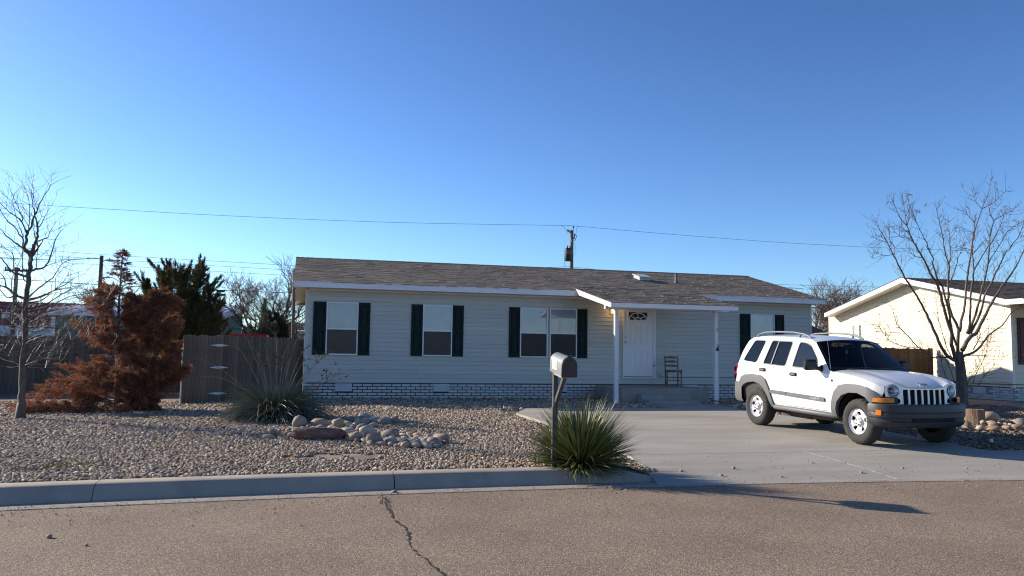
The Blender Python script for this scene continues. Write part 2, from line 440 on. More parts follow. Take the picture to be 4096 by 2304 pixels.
# ------------------------------------------------------------------ gravel: tens of thousands of small stones
ICO_V, ICO_F = None, None
def ico(sub):
    bm = bmesh.new(); bmesh.ops.create_icosphere(bm, subdivisions=sub, radius=1)
    v = np.array([p.co[:] for p in bm.verts]); f = np.array([[q.index for q in fc.verts] for fc in bm.faces]); bm.free(); return v, f
def scatter(name, pts, rmin, rmax, flat, m_, seed=1, sub=1, kind='stuff', parent=None):
    rng = np.random.default_rng(seed); V, F = ico(sub); n = len(pts)
    jit = 1+rng.uniform(-.22,.22,(n, len(V), 1))
    r = rng.uniform(rmin, rmax, n)**1.0
    sc = np.stack([r*rng.uniform(.8,1.45,n), r*rng.uniform(.7,1.1,n), r*rng.uniform(flat*.7, flat*1.3, n)], 1)
    v = V[None]*jit*sc[:, None, :]
    a = rng.uniform(0, 2*np.pi, n); t = rng.uniform(-.5,.5,n)
    ct, st = np.cos(t)[:, None], np.sin(t)[:, None]
    x, y, z = v[..., 0], v[..., 1], v[..., 2]
    x, z = x*ct-z*st, x*st+z*ct
    ca, sa = np.cos(a)[:, None], np.sin(a)[:, None]
    x, y = x*ca-y*sa, x*sa+y*ca
    P = np.stack([x, y, z], -1)+pts[:, None, :]
    f = F[None]+(np.arange(n)*len(V))[:, None, None]
    return npmesh(name, P.reshape(-1, 3), f.reshape(-1, 3), m_, parent, True, kind)
def keep_yard(x, y):
    return not (4.52 < x < 10.6 and y < 18.72)
def make_pts(n, x0f, x1f, y0, y1, lift, seed, reject=None):
    rr = random.Random(seed); out = []
    while len(out) < n:
        y = rr.uniform(y0, y1); xa, xb = x0f(y), x1f(y); x = rr.uniform(xa, xb)
        if rr.random() > (xb-xa)/16: continue
        if y < road_y(x)+.73: continue
        if reject and reject(x, y): continue
        out.append((x, y, yard_z(x, y)+rr.uniform(*lift)+.012*mnoise.noise(Vector((x*.9, y*.9, 0)))))
    return np.array(out)
GR = [(.31,.228,.158),(.38,.30,.215),(.20,.15,.112),(.48,.40,.305),(.34,.222,.145),(.245,.197,.153),(.56,.48,.38),(.26,.18,.124),(.35,.265,.187),(.14,.11,.086),(.40,.275,.165)]
M['gravel'] = palette('gravel_stone', GR, .85, noise_mix=.15, nscale=50)
left = lambda y: -.31*y-.5
def rej(x, y):
    if abs(x-2.05) < .0: return True
    # bare sandy patch in front of the rock pile
    return ((x-.55)/.75)**2+((y-11.0)/.35)**2 < 1 and mnoise.noise(Vector((x*4, y*6, 2))) > -.25
scatter('gravel', make_pts(44000, left, lambda y: 4.46, 9.35, 13.2, (-.006,.02), 11, rej), .013, .029, .62, M['gravel'], 1)
scatter('gravel', make_pts(38000, left, lambda y: 4.5, 13.2, 18.5, (-.006,.02), 12), .019, .036, .62, M['gravel'], 2)
scatter('gravel', make_pts(16000, left, lambda y: 4.5, 18.5, 22.9, (-.006,.022), 13), .03, .05, .6, M['gravel'], 3)
scatter('gravel', make_pts(9000, lambda y: 4.5, lambda y: 16, 18.75, 22.9, (-.006,.022), 14, lambda x, y: 9.0 < x < 10.8 and y < 20.3), .03, .055, .6, M['gravel'], 4)
M['gravel_dark'] = palette('dull_gravel', [(.15,.112,.082),(.21,.155,.115),(.115,.085,.065),(.27,.21,.16),(.17,.12,.088)], .9)
scatter('gravel', make_pts(15000, lambda y: 10.6, lambda y: 20, 10.7, 20, (-.008,.016), 15), .025, .05, .5, M['gravel_dark'], 5)
rr = random.Random(19); gp = []
for k in range(1500):
    x = rr.uniform(-4, 9.5); y = road_y(x)+(abs(rr.gauss(0, .10))-.02 if rr.random() < .5 else -abs(rr.gauss(0, .5)))
    if .30 < y-road_y(x) or y < 4.2: continue
    gp.append((x, y, .008))
for k in range(260):
    x = rr.uniform(4.7, 10.3); y = 8.95+abs(rr.gauss(0, 1.3)); gp.append((x, y, drive_z(y)+.004))
scatter('grit', np.array(gp), .003, .008, .8, M['gravel'], 6)

M['gap'] = mat('lap_shadow_core', (.10,.10,.10), rough=.95)  # dark wall core whose colour makes the shadow lines between siding boards
# ------------------------------------------------------------------ the pale manufactured home
HX0, HX1, HY, HYR, HZ = .07, 15.94, 23.0, 31.2, .685
house = thing('house', 'long single storey pale grey home with dark shutters and brown shingle roof', 'house', (8, 23, .22), world=True)
EY, EZ, RY, RZ, RX0, RX1 = 22.5, 3.445, 27.1, 4.60, -.265, 16.10
SL = (RZ-EZ)/(RY-EY)
wall = MB().box(HX0+.02, HX1-.02, HY+.035, HYR, .15, 3.29).prism([(HY+.035, 3.29), (HYR, 3.29), (RY, 4.45)], HX0+.02, HX1-.02, 'x').build('wall', M['gap'], house)

def siding_rows(parent, m_, x0, x1, z0, z1, y, step, cuts, axis='x', clip=None, sgn=-1, name='siding_board', seed=1):
    """lapped boards: the foot of each stands 14 mm proud of its head"""
    rr = random.Random(seed); z = z0; k = 0
    while z < z1-.02:
        zt = min(z+step+.004, z1+.01); a, b = (x0, x1) if clip is None else clip(z, zt)
        if b-a > .15:
            ends = [a]+sorted(c+rr.uniform(-.5,.5) for c in cuts if a+.8 < c < b-.8)+[b]
            for p, q in zip(ends, ends[1:]):
                p2 = p+(.0015 if p != a else 0); q2 = q-(.0015 if q != b else 0)
                zz = (z+.019, z+.0191, z+.027, z+step*.50, z+step*.53, zt+.017)
                dd = (-.012, .020, .023, .012, .0155, .004)
                vs = []
                for X in (p2, q2):
                    for h, d in zip(zz, dd):
                        vs.append((X, y+sgn*d, h) if axis == 'x' else (y+sgn*d, X, h))
                n = len(zz); fs = [(i, i+1, n+i+1, n+i) for i in range(n-1)]
                if clip is not None:      # sloping ends under the rake
                    pass
                MB().add(vs, fs).build(name, m_, parent, fixn=False)
        z += step; k += 1
siding_rows(wall, M['siding'], HX0+.1, HX1-.1, HZ, 3.27, HY+.02, .125, (3.6, 7.3, 11.0, 14.2))
for x in (HX0, HX1-.1):
    MB().box(x, x+.1, HY-.002, HY+.1, HZ-.01, 3.285, ch=.006).build('corner_post', M['siding'], wall)
MB().box(HX0+.1, HX1-.1, HY-.012, HY+.03, 3.235, 3.285).build('frieze', M['white_trim'], wall)

# brick skirting: joints recessed, every brick its own piece
skirt = MB().box(HX0+.01, HX1-.01, HY+.012, HY+.2, .05, HZ-.004).build('skirting', M['mortar'], house)
VENT = [(.94,1.389),(3.66,4.098),(7.19,7.628),(11.41,11.858)]
bp_ = MB().box(0, .246, -.02, .02, 0, .062, ch=.004).build('brick', M['brick_white'], skirt); first = True
rr = random.Random(21); nb = 0; rest = MB()
for k in range(6):
    z = HZ-.003-.083*(k+1)+.008; x = HX0+.012-(.134 if k % 2 else 0)
    while x < HX1-.05:
        xa, xb = max(x, HX0+.012), min(x+.246, HX1-.012); segs = [(xa, xb)]
        if k < 3:                                  # cut bricks either side of the vents
            for a, q in VENT: segs = [t for s in segs for t in ((s[0], min(s[1], a-.006)), (max(s[0], q+.006), s[1])) if t[1]-t[0] > .03]
            segs = sorted(set(segs))
        if 8.62 < xa and xb < 11.05 and z < .6: segs = []
        for xa, xb in segs:
            if nb < 299:
                if first: o = bp_; first = False
                else: o = shared('brick', bp_, skirt)
                o.location = (xa, HY+.006+rr.uniform(-.003,.003), z); o.scale = ((xb-xa)/.246, 1, 1); nb += 1
            else: rest.box(xa, xb, HY-.014, HY+.02, z, z+.062, ch=.004)
        x += .268
if rest.v: rest.build('brickwork', M['brick_white'], skirt, kind='stuff')
M['vent'] = mat('vent_plastic', (.66,.68,.70), (.60,.62,.64), 5, .5)
for a, b in VENT:
    f = MB()
    f.box(a, b, HY-.03, HY+.01, .468, .486).box(a, b, HY-.03, HY+.01, .662, .68)
    for i in range(4): x = a+(b-a-.02)*i/3; f.box(x, x+.02, HY-.029, HY+.009, .486, .662)
    v = f.build('crawl_vent', M['vent'], house)
    g = MB()
    for i in range(3):
        xa = a+(b-a-.02)*i/3+.022; xb = a+(b-a-.02)*(i+1)/3-.002
        for j in range(8):
            z = .489+j*.0215; g.add([(xa,HY-.022,z),(xb,HY-.022,z),(xb,HY-.005,z+.02),(xa,HY-.005,z+.02)], [(0,1,2,3)])
    g.build('louvre', M['vent'], v, fixn=False)

# roof deck, soffits, fascia
def roof_deck(x0, x1, ey, ez, ry, rz, rear, th, m_, name, parent):
    return MB().prism([(ey, ez-.02), (ry, rz-.02), (rear, ez-.02), (rear, ez-.02-th), (ry, rz-.02-th), (ey, ez-.02-th)], x0, x1, 'x').build(name, m_, parent)
roof = roof_deck(RX0+.012, RX1-.012, EY+.02, EZ, RY, RZ, 2*RY-EY-.02, .10, M['roof_felt'], 'roof', house)
def shingles(parent, m_, x0, x1, ey, ez, ry, rz, tabw=.305, ex=.14, seed=4, kind='stuff', over=.012):
    ln = math.hypot(ry-ey, rz-ez); uy, uz = (ry-ey)/ln, (rz-ez)/ln; ny_, nz = -uz, uy
    rr = random.Random(seed); b = MB(); n = int(ln/ex)+1
    def P(x, s, h): return (x, ey+uy*s+ny_*h, ez+uz*s+nz*h)
    for k in range(n):
        s = -over+k*ex; st = min(s+ex+.05, ln); x = x0-(k % 3)*.1-.02
        while x < x1:
            wd = tabw*rr.uniform(.55, 1.25); a, c = max(x, x0), min(x+wd-rr.choice((.003,.004,.004,.010)), x1)
            if c-a > .01:
                ds = rr.uniform(-.006,.006); h = rr.uniform(.010,.020); e = .002+rr.uniform(0,.002)
                b.add([P(a,s+ds,-.004),P(c,s+ds,-.004),P(a,s+ds,h),P(c,s+ds,h),P(a,st,e),P(c,st,e)], [(0,1,3,2),(2,3,5,4),(0,2,4),(1,5,3)])
            x += wd
    return b.build('shingles', m_, parent, fixn=False, kind=kind)
shingles(roof, M['shingle'], RX0, RX1, EY, EZ-.02, RY, RZ-.02)
b_ = MB()
x = RX0
while x < RX1-.05:
    b_.prism([(RY-.15, RZ-.015-.15*SL), (RY, RZ+.012), (RY+.15, RZ-.015-.15*SL), (RY+.14, RZ-.035-.15*SL), (RY, RZ-.02), (RY-.14, RZ-.035-.15*SL)], x, min(x+.29, RX1), 'x'); x += .30
b_.build('ridge_cap', M['shingle_dark'], roof)
MB().prism([(RY, RZ-.017), (2*RY-EY, EZ-.017), (2*RY-EY, EZ-.03), (RY, RZ-.03)], RX0, RX1, 'x').build('rear_slope', M['shingle'], roof)
for a, c in ((RX0,3.0),(3.004,7.45),(7.454,11.9),(11.904,15.3),(15.304,RX1)):
    MB().prism([(EY+.022, 3.275), (EY+.0, 3.275), (EY-.002, 3.395), (EY-.012, 3.40), (EY-.014, 3.432), (EY+.022, 3.432)], a, c, 'x').build('fascia', M['white_trim'], roof)
for x, d in ((RX0,.02),(RX1-.02,.02)):
    for y0, y1 in ((EY+.024, RY), (2*RY-EY-.02, RY)):
        z0 = EZ+abs(y0-EY if y0 < RY else 2*RY-EY-y0)*SL; z1 = RZ
        MB().prism([(y0, z0-.03), (y1, z1-.03), (y1, z1-.18), (y0, z0-.17)], x, x+d, 'x').build('rake_fascia', M['white_trim'], roof)
M['soffit'] = mat('soffit_vinyl', (.66,.62,.52), (.60,.57,.48), 2, .5)
MB().box(RX0+.02, RX1-.02, EY+.022, HY+.03, 3.283, 3.295).build('soffit', M['soffit'], roof)
MB().box(RX0+.02, RX1-.02, HYR-.02, 2*RY-EY-.03, 3.283, 3.295).build('soffit', M['soffit'], roof)
for xa, xb in ((RX0+.02, HX0+.04), (HX1-.04, RX1-.02)):
    b_ = MB()
    for y0, y1 in ((EY+.04, RY), (RY, 2*RY-EY-.04)):
        n = 40
        for i in range(n):
            p, q = y0+(y1-y0)*i/n, y0+(y1-y0)*(i+.93)/n
            zz = lambda y: RZ-abs(y-RY)*SL-.165
            b_.prism([(p, zz(p)), (q, zz(q)), (q, zz(q)+.012), (p, zz(p)+.012)], xa, xb, 'x')
    b_.build('gable_soffit', M['soffit'], roof)
# roof vent box and plumbing pipe
vz = lambda y: EZ+(y-EY)*SL
b_ = MB().prism([(24.85, vz(24.85)+.02), (24.85, vz(24.85)+.12), (25.35, vz(25.35)+.12), (25.35, vz(25.35)+.02)], 10.75, 11.12, 'x')
b_.prism([(24.80, vz(24.80)+.12), (24.80, vz(24.80)+.15), (25.40, vz(25.40)+.15), (25.40, vz(25.40)+.12)], 10.72, 11.15, 'x')
b_.build('roof_vent', mat('vent_grey', (.40,.42,.45), rough=.5), roof)
b_ = MB().lathe([(.0,.30),(.045,.30),(.045,.06),(.06,.03),(.10,-.03)], 14, Matrix.Translation((12.04, 24.80, vz(24.80))))
b_.build('plumbing_vent', mat('pipe_lead', (.10,.10,.10), (.16,.15,.15), 8, .6), roof, smooth=True)
b_ = MB().tube([(3.3,27.1,4.55),(3.3,27.1,5.0),(3.32,27.1,5.2)], .006, 5)

# windows with frames, sashes, blinds and insect screens
GLASS = glass('window_glass', (.80,.86,.90), .085, .04)
M['blind'] = mat('blind_slats', (.60,.61,.64), (.50,.50,.54), 2.2, .5)
M['blind_low'] = mat('blind_slats_shaded', (.60,.60,.62), (.54,.54,.56), 3, .5)
def screen_mat(k=.5, c=(.030,.026,.026)):
    m_ = bpy.data.materials.new('insect_screen'); m_.use_nodes = True
    n = m_.node_tree.nodes; L = m_.node_tree.links
    d = n['Principled BSDF']; d.inputs['Base Color'].default_value = (*c,1); d.inputs['Roughness'].default_value = .7
    t = n.new('ShaderNodeBsdfTransparent'); t.inputs[0].default_value = (.72,.66,.64,1); mx = n.new('ShaderNodeMixShader'); mx.inputs[0].default_value = k
    L.new(t.outputs[0], mx.inputs[1]); L.new(d.outputs[0], mx.inputs[2]); L.new(mx.outputs[0], n['Material Output'].inputs[0]); return m_
M['screen'] = screen_mat(); M['screen2'] = screen_mat(.62, (.045,.036,.036)); M['screen3'] = screen_mat(.78, (.028,.028,.030))  # insect screens, darkened further in place of dark reflections from across the street
def window(parent, x0, x1, z0, z1, zm, y=HY, screen=None):
    f = MB(); d0, d1 = y-.045, y+.012; t = .032
    f.box(x0, x0+t, d0, d1, z0, z1).box(x1-t, x1, d0, d1, z0, z1).box(x0+t, x1-t, d0+.001, d1, z1-t, z1).box(x0+t, x1-t, d0-.012, d1, z0, z0+t*1.15)
    wn = f.build('window', M['white_trim'], parent)
    MB().box(x0+t, x1-t, d0+.008, d1, zm-.026, zm+.012).build('sash_rail', M['white_trim'], wn)
    MB().add([(x0+t,y-.020,zm),(x1-t,y-.020,zm),(x1-t,y-.020,z1-t),(x0+t,y-.020,z1-t)], [(0,1,2,3)]).build('pane', GLASS, wn, fixn=False)
    MB().add([(x0+t,y-.026,z0+t),(x1-t,y-.026,z0+t),(x1-t,y-.026,zm),(x0+t,y-.026,zm)], [(0,1,2,3)]).build('pane', GLASS, wn, fixn=False)
    MB().add([(x0+t,y-.034,z0+t),(x1-t,y-.034,z0+t),(x1-t,y-.034,zm-.02),(x0+t,y-.034,zm-.02)], [(0,1,2,3)]).build('insect_screen', screen or M['screen'], wn, fixn=False)
    b = MB(); n = int((z1-z0-2*t)/.0235); rr = random.Random(int(x0*100))
    b.box(x0+t, x1-t, y-.006, y-.003, z0+t, z1-t)
    for i in range(n):
        z = z0+t+i*.0235; s = rr.uniform(-.002,.002)
        b.add([(x0+t+.012,y-.016+s,z),(x1-t-.012,y-.016,z),(x1-t-.012,y-.006,z+.0225),(x0+t+.012,y-.006+s,z+.0225)], [(0,1,2,3)])
    b.build('blind', M['blind'], wn, fixn=False)
    return wn
WZ0, WZ1, WZM = 1.462, 2.925, 2.19
for x0, x1, sc_ in ((.638,1.504,'screen'),(3.314,4.161,'screen2'),(6.174,7.018,'screen3'),(7.082,7.927,'screen3'),(13.707,14.555,'screen')):
    window(house, x0, x1, WZ0, WZ1, WZM, screen=M[sc_])
def shutter(x0, x1):
    f = MB(); y0, y1 = HY-.034, HY+.012; s = .052
    f.box(x0, x0+s, y0, y1, WZ0, WZ1).box(x1-s, x1, y0, y1, WZ0, WZ1)
    for a, b in ((WZ0, WZ0+.10), (WZM-.05, WZM+.05), (WZ1-.08, WZ1)): f.box(x0+s, x1-s, y0, y1, a, b)
    f.box(x0+s, x1-s, HY-.010, y1, WZ0+.10, WZM-.05).box(x0+s, x1-s, HY-.010, y1, WZM+.05, WZ1-.08)
    sh = f.build('shutter', M['shutter'], house)
    for a, b in ((WZ0+.10, WZM-.05), (WZM+.05, WZ1-.08)):
        MB().box(x0+s+.028, x1-s-.028, HY-.030, HY-.011, a+.03, b-.03, ch=.012).build('panel', M['shutter'], sh)
for x0, x1 in ((.287,.632),(1.510,1.835),(2.987,3.308),(4.167,4.491),(5.846,6.168),(7.933,8.257),(13.355,13.701),(14.561,14.912)):
    shutter(x0, x1)

# front door
DX0, DX1, DZ0, DZ1 = 9.397, 10.464, .877, 2.944
f = MB().box(DX0, DX0+.045, HY-.04, HY+.015, DZ0, DZ1).box(DX1-.035, DX1, HY-.045, HY+.015, DZ0, DZ1).box(DX0+.045, DX1-.035, HY-.04, HY+.015, DZ1-.035, DZ1).box(DX0+.045, DX1-.035, HY-.05, HY+.015, DZ0, DZ0+.035)
f.box(10.375, DX1-.035, HY-.030, HY+.0149, DZ0+.035, DZ1-.035)
M['door'] = mat('door_paint', (.72,.72,.74), (.66,.66,.69), 1.5, .4)
door = f.build('door', M['door'], house)
sl_ = MB().box(DX0+.048, 10.372, HY-.012, HY+.0145, .935, DZ1-.04).build('door_slab', M['door'], door)
MB().box(DX0+.046, 10.374, HY-.02, HY+.014, DZ0+.0355, .932).build('threshold', M['dark'], door)
for x0, x1, z0, z1 in ((9.627,9.815,1.907,2.545),(9.975,10.195,1.907,2.545),(9.627,9.815,1.187,1.716),(9.975,10.195,1.187,1.716)):
    p = MB().box(x0-.02, x0, HY-.017, HY-.010, z0-.02, z1+.02).box(x1, x1+.02, HY-.017, HY-.010, z0-.02, z1+.02).box(x0, x1, HY-.017, HY-.010, z0-.02, z0).box(x0, x1, HY-.017, HY-.010, z1, z1+.02)
    p.box(x0+.03, x1-.03, HY-.020, HY-.0105, z0+.03, z1-.03, ch=.006); p.build('door_panel', M['door'], door)
fx0, fx1, fz0, fz1 = 9.572, 10.20, 2.630, 2.885; fc = (fx0+fx1)/2
fl = MB().box(fx0-.022, fx0+.008, HY-.028, HY-.010, fz0-.02, fz1+.02).box(fx1-.008, fx1+.022, HY-.028, HY-.010, fz0-.02, fz1+.02).box(fx0+.008, fx1-.008, HY-.028, HY-.010, fz0-.02, fz0+.010).box(fx0+.008, fx1-.008, HY-.028, HY-.010, fz1-.008, fz1+.02)
def arc(b, cx, cz, rx, rz, wd, y0, y1, n=22):
    for i in range(n):
        a0, a1 = math.pi*i/n, math.pi*(i+1)/n
        q = [(cx+rx*math.cos(a0), cz+rz*math.sin(a0)), (cx+rx*math.cos(a1), cz+rz*math.sin(a1)), (cx+(rx-wd)*math.cos(a1), cz+(rz-wd)*math.sin(a1)), (cx+(rx-wd)*math.cos(a0), cz+(rz-wd)*math.sin(a0))]
        b.prism(q, y0, y1, 'y')
arc(fl, fc, fz0+.01, .302, .232, .026, HY-.027, HY-.0105); arc(fl, fc, fz0+.01, .115, .088, .024, HY-.027, HY-.0105, 12)
for a in (36, 72, 90, 108, 144):
    if a in (72, 108): continue
    ca, sa = math.cos(rad(a)), math.sin(rad(a)); p, q = (fc+.10*ca, fz0+.01+.075*sa), (fc+.285*ca, fz0+.01+.218*sa); nx_, nz_ = -sa*.011, ca*.011
    fl.prism([(p[0]+nx_,p[1]+nz_),(q[0]+nx_,q[1]+nz_),(q[0]-nx_,q[1]-nz_),(p[0]-nx_,p[1]-nz_)], HY-.0265, HY-.011, 'y')
fan = fl.build('fan_light', M['door'], door)
MB().box(fx0, fx1, HY-.019, HY-.0125, fz0, fz1).build('fan_glass', mat('dark_pane', (.02,.022,.026), rough=.06, spec=.8), door)
M['brass'] = mat('worn_nickel', (.30,.29,.27), rough=.3, metal=.9)
for nm, z, r in (('deadbolt', 2.105, .028), ('door_knob', 1.967, .032)):
    Mx = Matrix.Translation((9.477, HY-.012, z)) @ Matrix.Rotation(rad(90), 4, 'X')
    MB().lathe([(0,.05 if nm == 'door_knob' else .02),(r*.8,.045 if nm == 'door_knob' else .02),(r,.03 if nm == 'door_knob' else .014),(r*.5,.012),(r*1.1,.008),(r*1.1,-.002)], 14, Mx).build(nm, M['brass'], door, smooth=True)
MB().box(10.36, 10.43, HY-.055, HY-.031, 1.255, 1.272).tube([(10.40,HY-.05,1.26),(10.41,HY-.05,1.40)], .006, 5).build('latch', M['black_plastic'], door)

# the lit porch lamp on the wall
M['lamp_glow'] = bpy.data.materials.new('lamp_glow'); M['lamp_glow'].use_nodes = True
_b = M['lamp_glow'].node_tree.nodes['Principled BSDF']; _b.inputs['Emission Color'].default_value = (1,.60,.18,1); _b.inputs['Emission Strength'].default_value = 2.2; _b.inputs['Base Color'].default_value = (.8,.6,.3,1)
lamp = MB().box(8.99, 9.17, HY-.03, HY+.01, 2.79, 2.97, ch=.006).build('wall_lamp', M['door'], house)
MB().lathe([(0,.09),(.03,.085),(.05,.05),(.055,0),(.045,-.06),(0,-.075)], 14, Matrix.Translation((9.09, HY-.10, 2.895))).build('lamp_globe', M['lamp_glow'], lamp, smooth=True)
MB().tube([(9.08,HY-.02,2.90),(9.08,HY-.06,2.96),(9.09,HY-.10,2.985)], .012, 6).lathe([(0,.012),(.05,.01),(.06,-.01)], 12, Matrix.Translation((9.09,HY-.10,2.985))).build('lamp_bracket', M['brass'], lamp)
pl = bpy.data.lights.new('porch_bulb', 'POINT'); pl.energy = 1.6; pl.color = (1,.62,.25); pl.shadow_soft_size = .05
po = bpy.data.objects.new('porch_bulb', pl); C.objects.link(po); po.location = (9.09, HY-.19, 2.89)

# the cable stapled along the siding
b_ = MB().tube([(10.60,HY-.02,1.02),(10.62,HY-.022,.93),(10.75,HY-.024,.922),(11.3,HY-.022,.915),(11.55,HY-.024,.909),(12.6,HY-.022,.914),(13.9,HY-.022,.92),(15.9,HY-.022,.918)], .008, 5)
for x in (11.05, 11.9, 13.0, 14.4): b_.box(x-.012, x+.012, HY-.032, HY-.01, .898, .918)
b_.build('cable', M['wire'], house)

# porch: shingled lean-to roof on two posts
PX0, PX1, PE, PZ = 7.74, 11.42, 19.75, 2.945; PT, PTZ = 22.98, 3.592
ps = (PTZ-PZ)/(PT-PE)
porch = MB().prism([(PE+.01, PZ-.03), (PT, PTZ-.03), (PT, PTZ-.07), (PE+.01, PZ-.07)], PX0+.01, PX1-.01, 'x').build('porch_roof', M['roof_felt'], house)
shingles(porch, M['shingle'], PX0, PX1, PE, PZ-.02, PT, PTZ-.02, seed=9)
MB().box(PX0+.002, PX1-.002, PE-.005, PE+.025, 2.802, PZ-.028).build('fascia', M['white_trim'], porch)
MB().box(PX0, PX1, PE-.018, PE-.0055, PZ-.062, PZ-.03).build('drip_edge', M['white_trim'], porch)
for x in (PX0, PX1-.022):
    MB().prism([(PE+.026, PZ-.025), (22.52, PZ-.025+(22.52-PE)*ps), (22.52, PZ-.17+(22.52-PE)*ps), (PE+.026, 2.80)], x, x+.022, 'x').build('rake_fascia', M['white_trim'], porch)
MB().prism([(PE+.03, PZ-.145), (HY, PZ-.145+(HY-PE)*ps), (HY, PZ-.135+(HY-PE)*ps), (PE+.03, PZ-.135)], PX0+.03, PX1-.03, 'x').build('porch_ceiling', M['white_trim'], porch)
MB().box(7.84, 11.5, 20.40, 20.50, 2.797, 2.905).build('porch_beam', M['white_trim'], porch)
for x in (8.17, 11.12):
    p = MB().box(x-.052, x+.052, 20.40, 20.504, .2, 2.796, ch=.006).build('porch_post', mat('post_paint', (.74,.74,.76), (.66,.65,.66), 4, .55, .1, 20), house)
# little hook and coiled bracket on the right post
MB().tube([(11.13,20.395,2.33),(11.13,20.36,2.33),(11.16,20.34,2.31),(11.17,20.35,2.27),(11.14,20.37,2.26),(11.12,20.38,2.29)], .010, 6).build('plant_hook', M['metal_grey'], house)

# concrete stoop with two steps
stoop = thing('concrete_stoop', 'grey concrete landing with two steps in front of the white door', 'steps', (9.9, 21.9, .25), world=True)
def slanted(x0, x1, y0, y1, zt, z0=.1, name='landing'):
    return MB().box(x0, x1, y0, y1, z0, zt, ch=.014).build(name, M['stoop'], stoop)
slanted(8.52, 11.15, 20.9, 22.975, .672)
slanted(8.98, 10.42, 20.62, 20.895, .505, name='step'); slanted(9.02, 10.56, 20.26, 20.615, .365, name='step')

# ------------------------------------------------------------------ the white SUV on the drive
M['car_paint'] = mat('white_car_paint', (.80,.80,.81), (.775,.77,.765), 1.5, .22, spec=.5, coat=.6, c3=(.70,.67,.61), s3=2.2, a3=.62)
M['car_grey'] = mat('grey_moulding', (.135,.140,.150), (.115,.118,.125), 4, .50, .05, 120, spec=.4)
M['bumper'] = mat('dark_bumper', (.040,.041,.046), (.032,.033,.037), 4, .5, .06, 120, spec=.4)
M['rubber'] = mat('tyre_rubber', (.030,.029,.028), (.050,.046,.042), 9, .88, .3, 70)
M['rim'] = mat('silver_rim', (.66,.66,.68), (.58,.58,.60), 8, .32, metal=.35, spec=.6)
M['chrome'] = mat('chrome', (.75,.75,.76), rough=.12, metal=1.0)
M['reflector'] = mat('lamp_reflector', (.66,.68,.72), rough=.25, metal=.35, spec=.7)
M['trim_dark'] = mat('car_interior', (.035,.034,.034), (.05,.048,.046), 6, .8)
M['lens_amber'] = mat('amber_lens', (.62,.22,.01), (.50,.15,.005), 30, .18, spec=.7)
M['lens_orange'] = mat('orange_reflector', (.85,.20,.01), rough=.25, spec=.6)
M['lens_red'] = mat('red_lens', (.45,.012,.02), (.33,.008,.012), 20, .12, spec=.8)
TINT = glass('tinted_glass', (.06,.065,.08), .035, .01)
CLEAR = glass('clear_car_glass', (.42,.46,.47), .075, .015)
LENS = glass('headlamp_lens', (.88,.90,.92), .12, .02)

car = thing('parked_car', 'white four door SUV with grey mouldings parked on the concrete drive', 'car', (9.391, 14.204, .24))
_x = Vector((.086, -.996, -.033)).normalized(); _y = Vector((.996, .086, 0)).normalized(); _z = _x.cross(_y)
mm = Matrix((_x, _y, _z)).transposed().to_4x4(); mm.translation = car.location
car.matrix_basis = mm

PROF = [(.30,.78),(.42,.83),(.47,.855),(.60,.874),(.76,.882),(.95,.880),(1.08,.868),(1.15,.852),(1.19,.838),(1.64,.678),(1.70,.64),(1.76,.58)]
def smooth_tab(t, x):
    # Catmull-Rom through the table
    n = len(t)
    if x <= t[0][0]: return t[0][1]
    if x >= t[-1][0]: return t[-1][1]
    for i in range(n-1):
        if x <= t[i+1][0]:
            x0, y0 = t[i]; x1, y1 = t[i+1]; h = x1-x0; k = (x-x0)/h
            m0 = (y1-t[i-1][1])/(x1-t[i-1][0]) if i > 0 else (y1-y0)/h
            m1 = (t[i+2][1]-y0)/(t[i+2][0]-x0) if i < n-2 else (y1-y0)/h
            return (2*k**3-3*k*k+1)*y0+(k**3-2*k*k+k)*h*m0+(-2*k**3+3*k*k)*y1+(k**3-k*k)*h*m1
DX = [(-.95,.30),(-.85,.16),(-.75,.075),(-.62,.022),(-.42,.0),(2.6,.0),(2.9,.014),(3.0,.048),(3.1,.13),(3.2,.24),(3.3,.36)]
def side_y(x, z): return smooth_tab(PROF, z)-max(0, lerp_tab(DX, x))

def inside(poly, p):
    c = False; x, y = p; n = len(poly)
    for i in range(n):
        (x0, y0), (x1, y1) = poly[i], poly[i-1]
        if (y0 > y) != (y1 > y) and x < (x1-x0)*(y-y0)/(y1-y0)+x0: c = not c
    return c
def resample(poly, step):
    out = []
    for i in range(len(poly)):
        a, b = poly[i], poly[(i+1) % len(poly)]; n = max(1, int(math.hypot(b[0]-a[0], b[1]-a[1])/step+.5))
        out += [(a[0]+(b[0]-a[0])*k/n, a[1]+(b[1]-a[1])*k/n) for k in range(n)]
    return out
def round_poly(poly, r=.04, n=4):
    out = []; N = len(poly)
    for i in range(N):
        p0, p, p1 = Vector(poly[i-1]), Vector(poly[i]), Vector(poly[(i+1) % N])
        a, b = p0-p, p1-p; d = min(r, a.length*.45, b.length*.45)
        A, B = p+a.normalized()*d, p+b.normalized()*d
        for k in range(n+1):
            t = k/n; q = A*(1-t)**2+p*2*t*(1-t)+B*t*t; out.append((q.x, q.y))
    return out
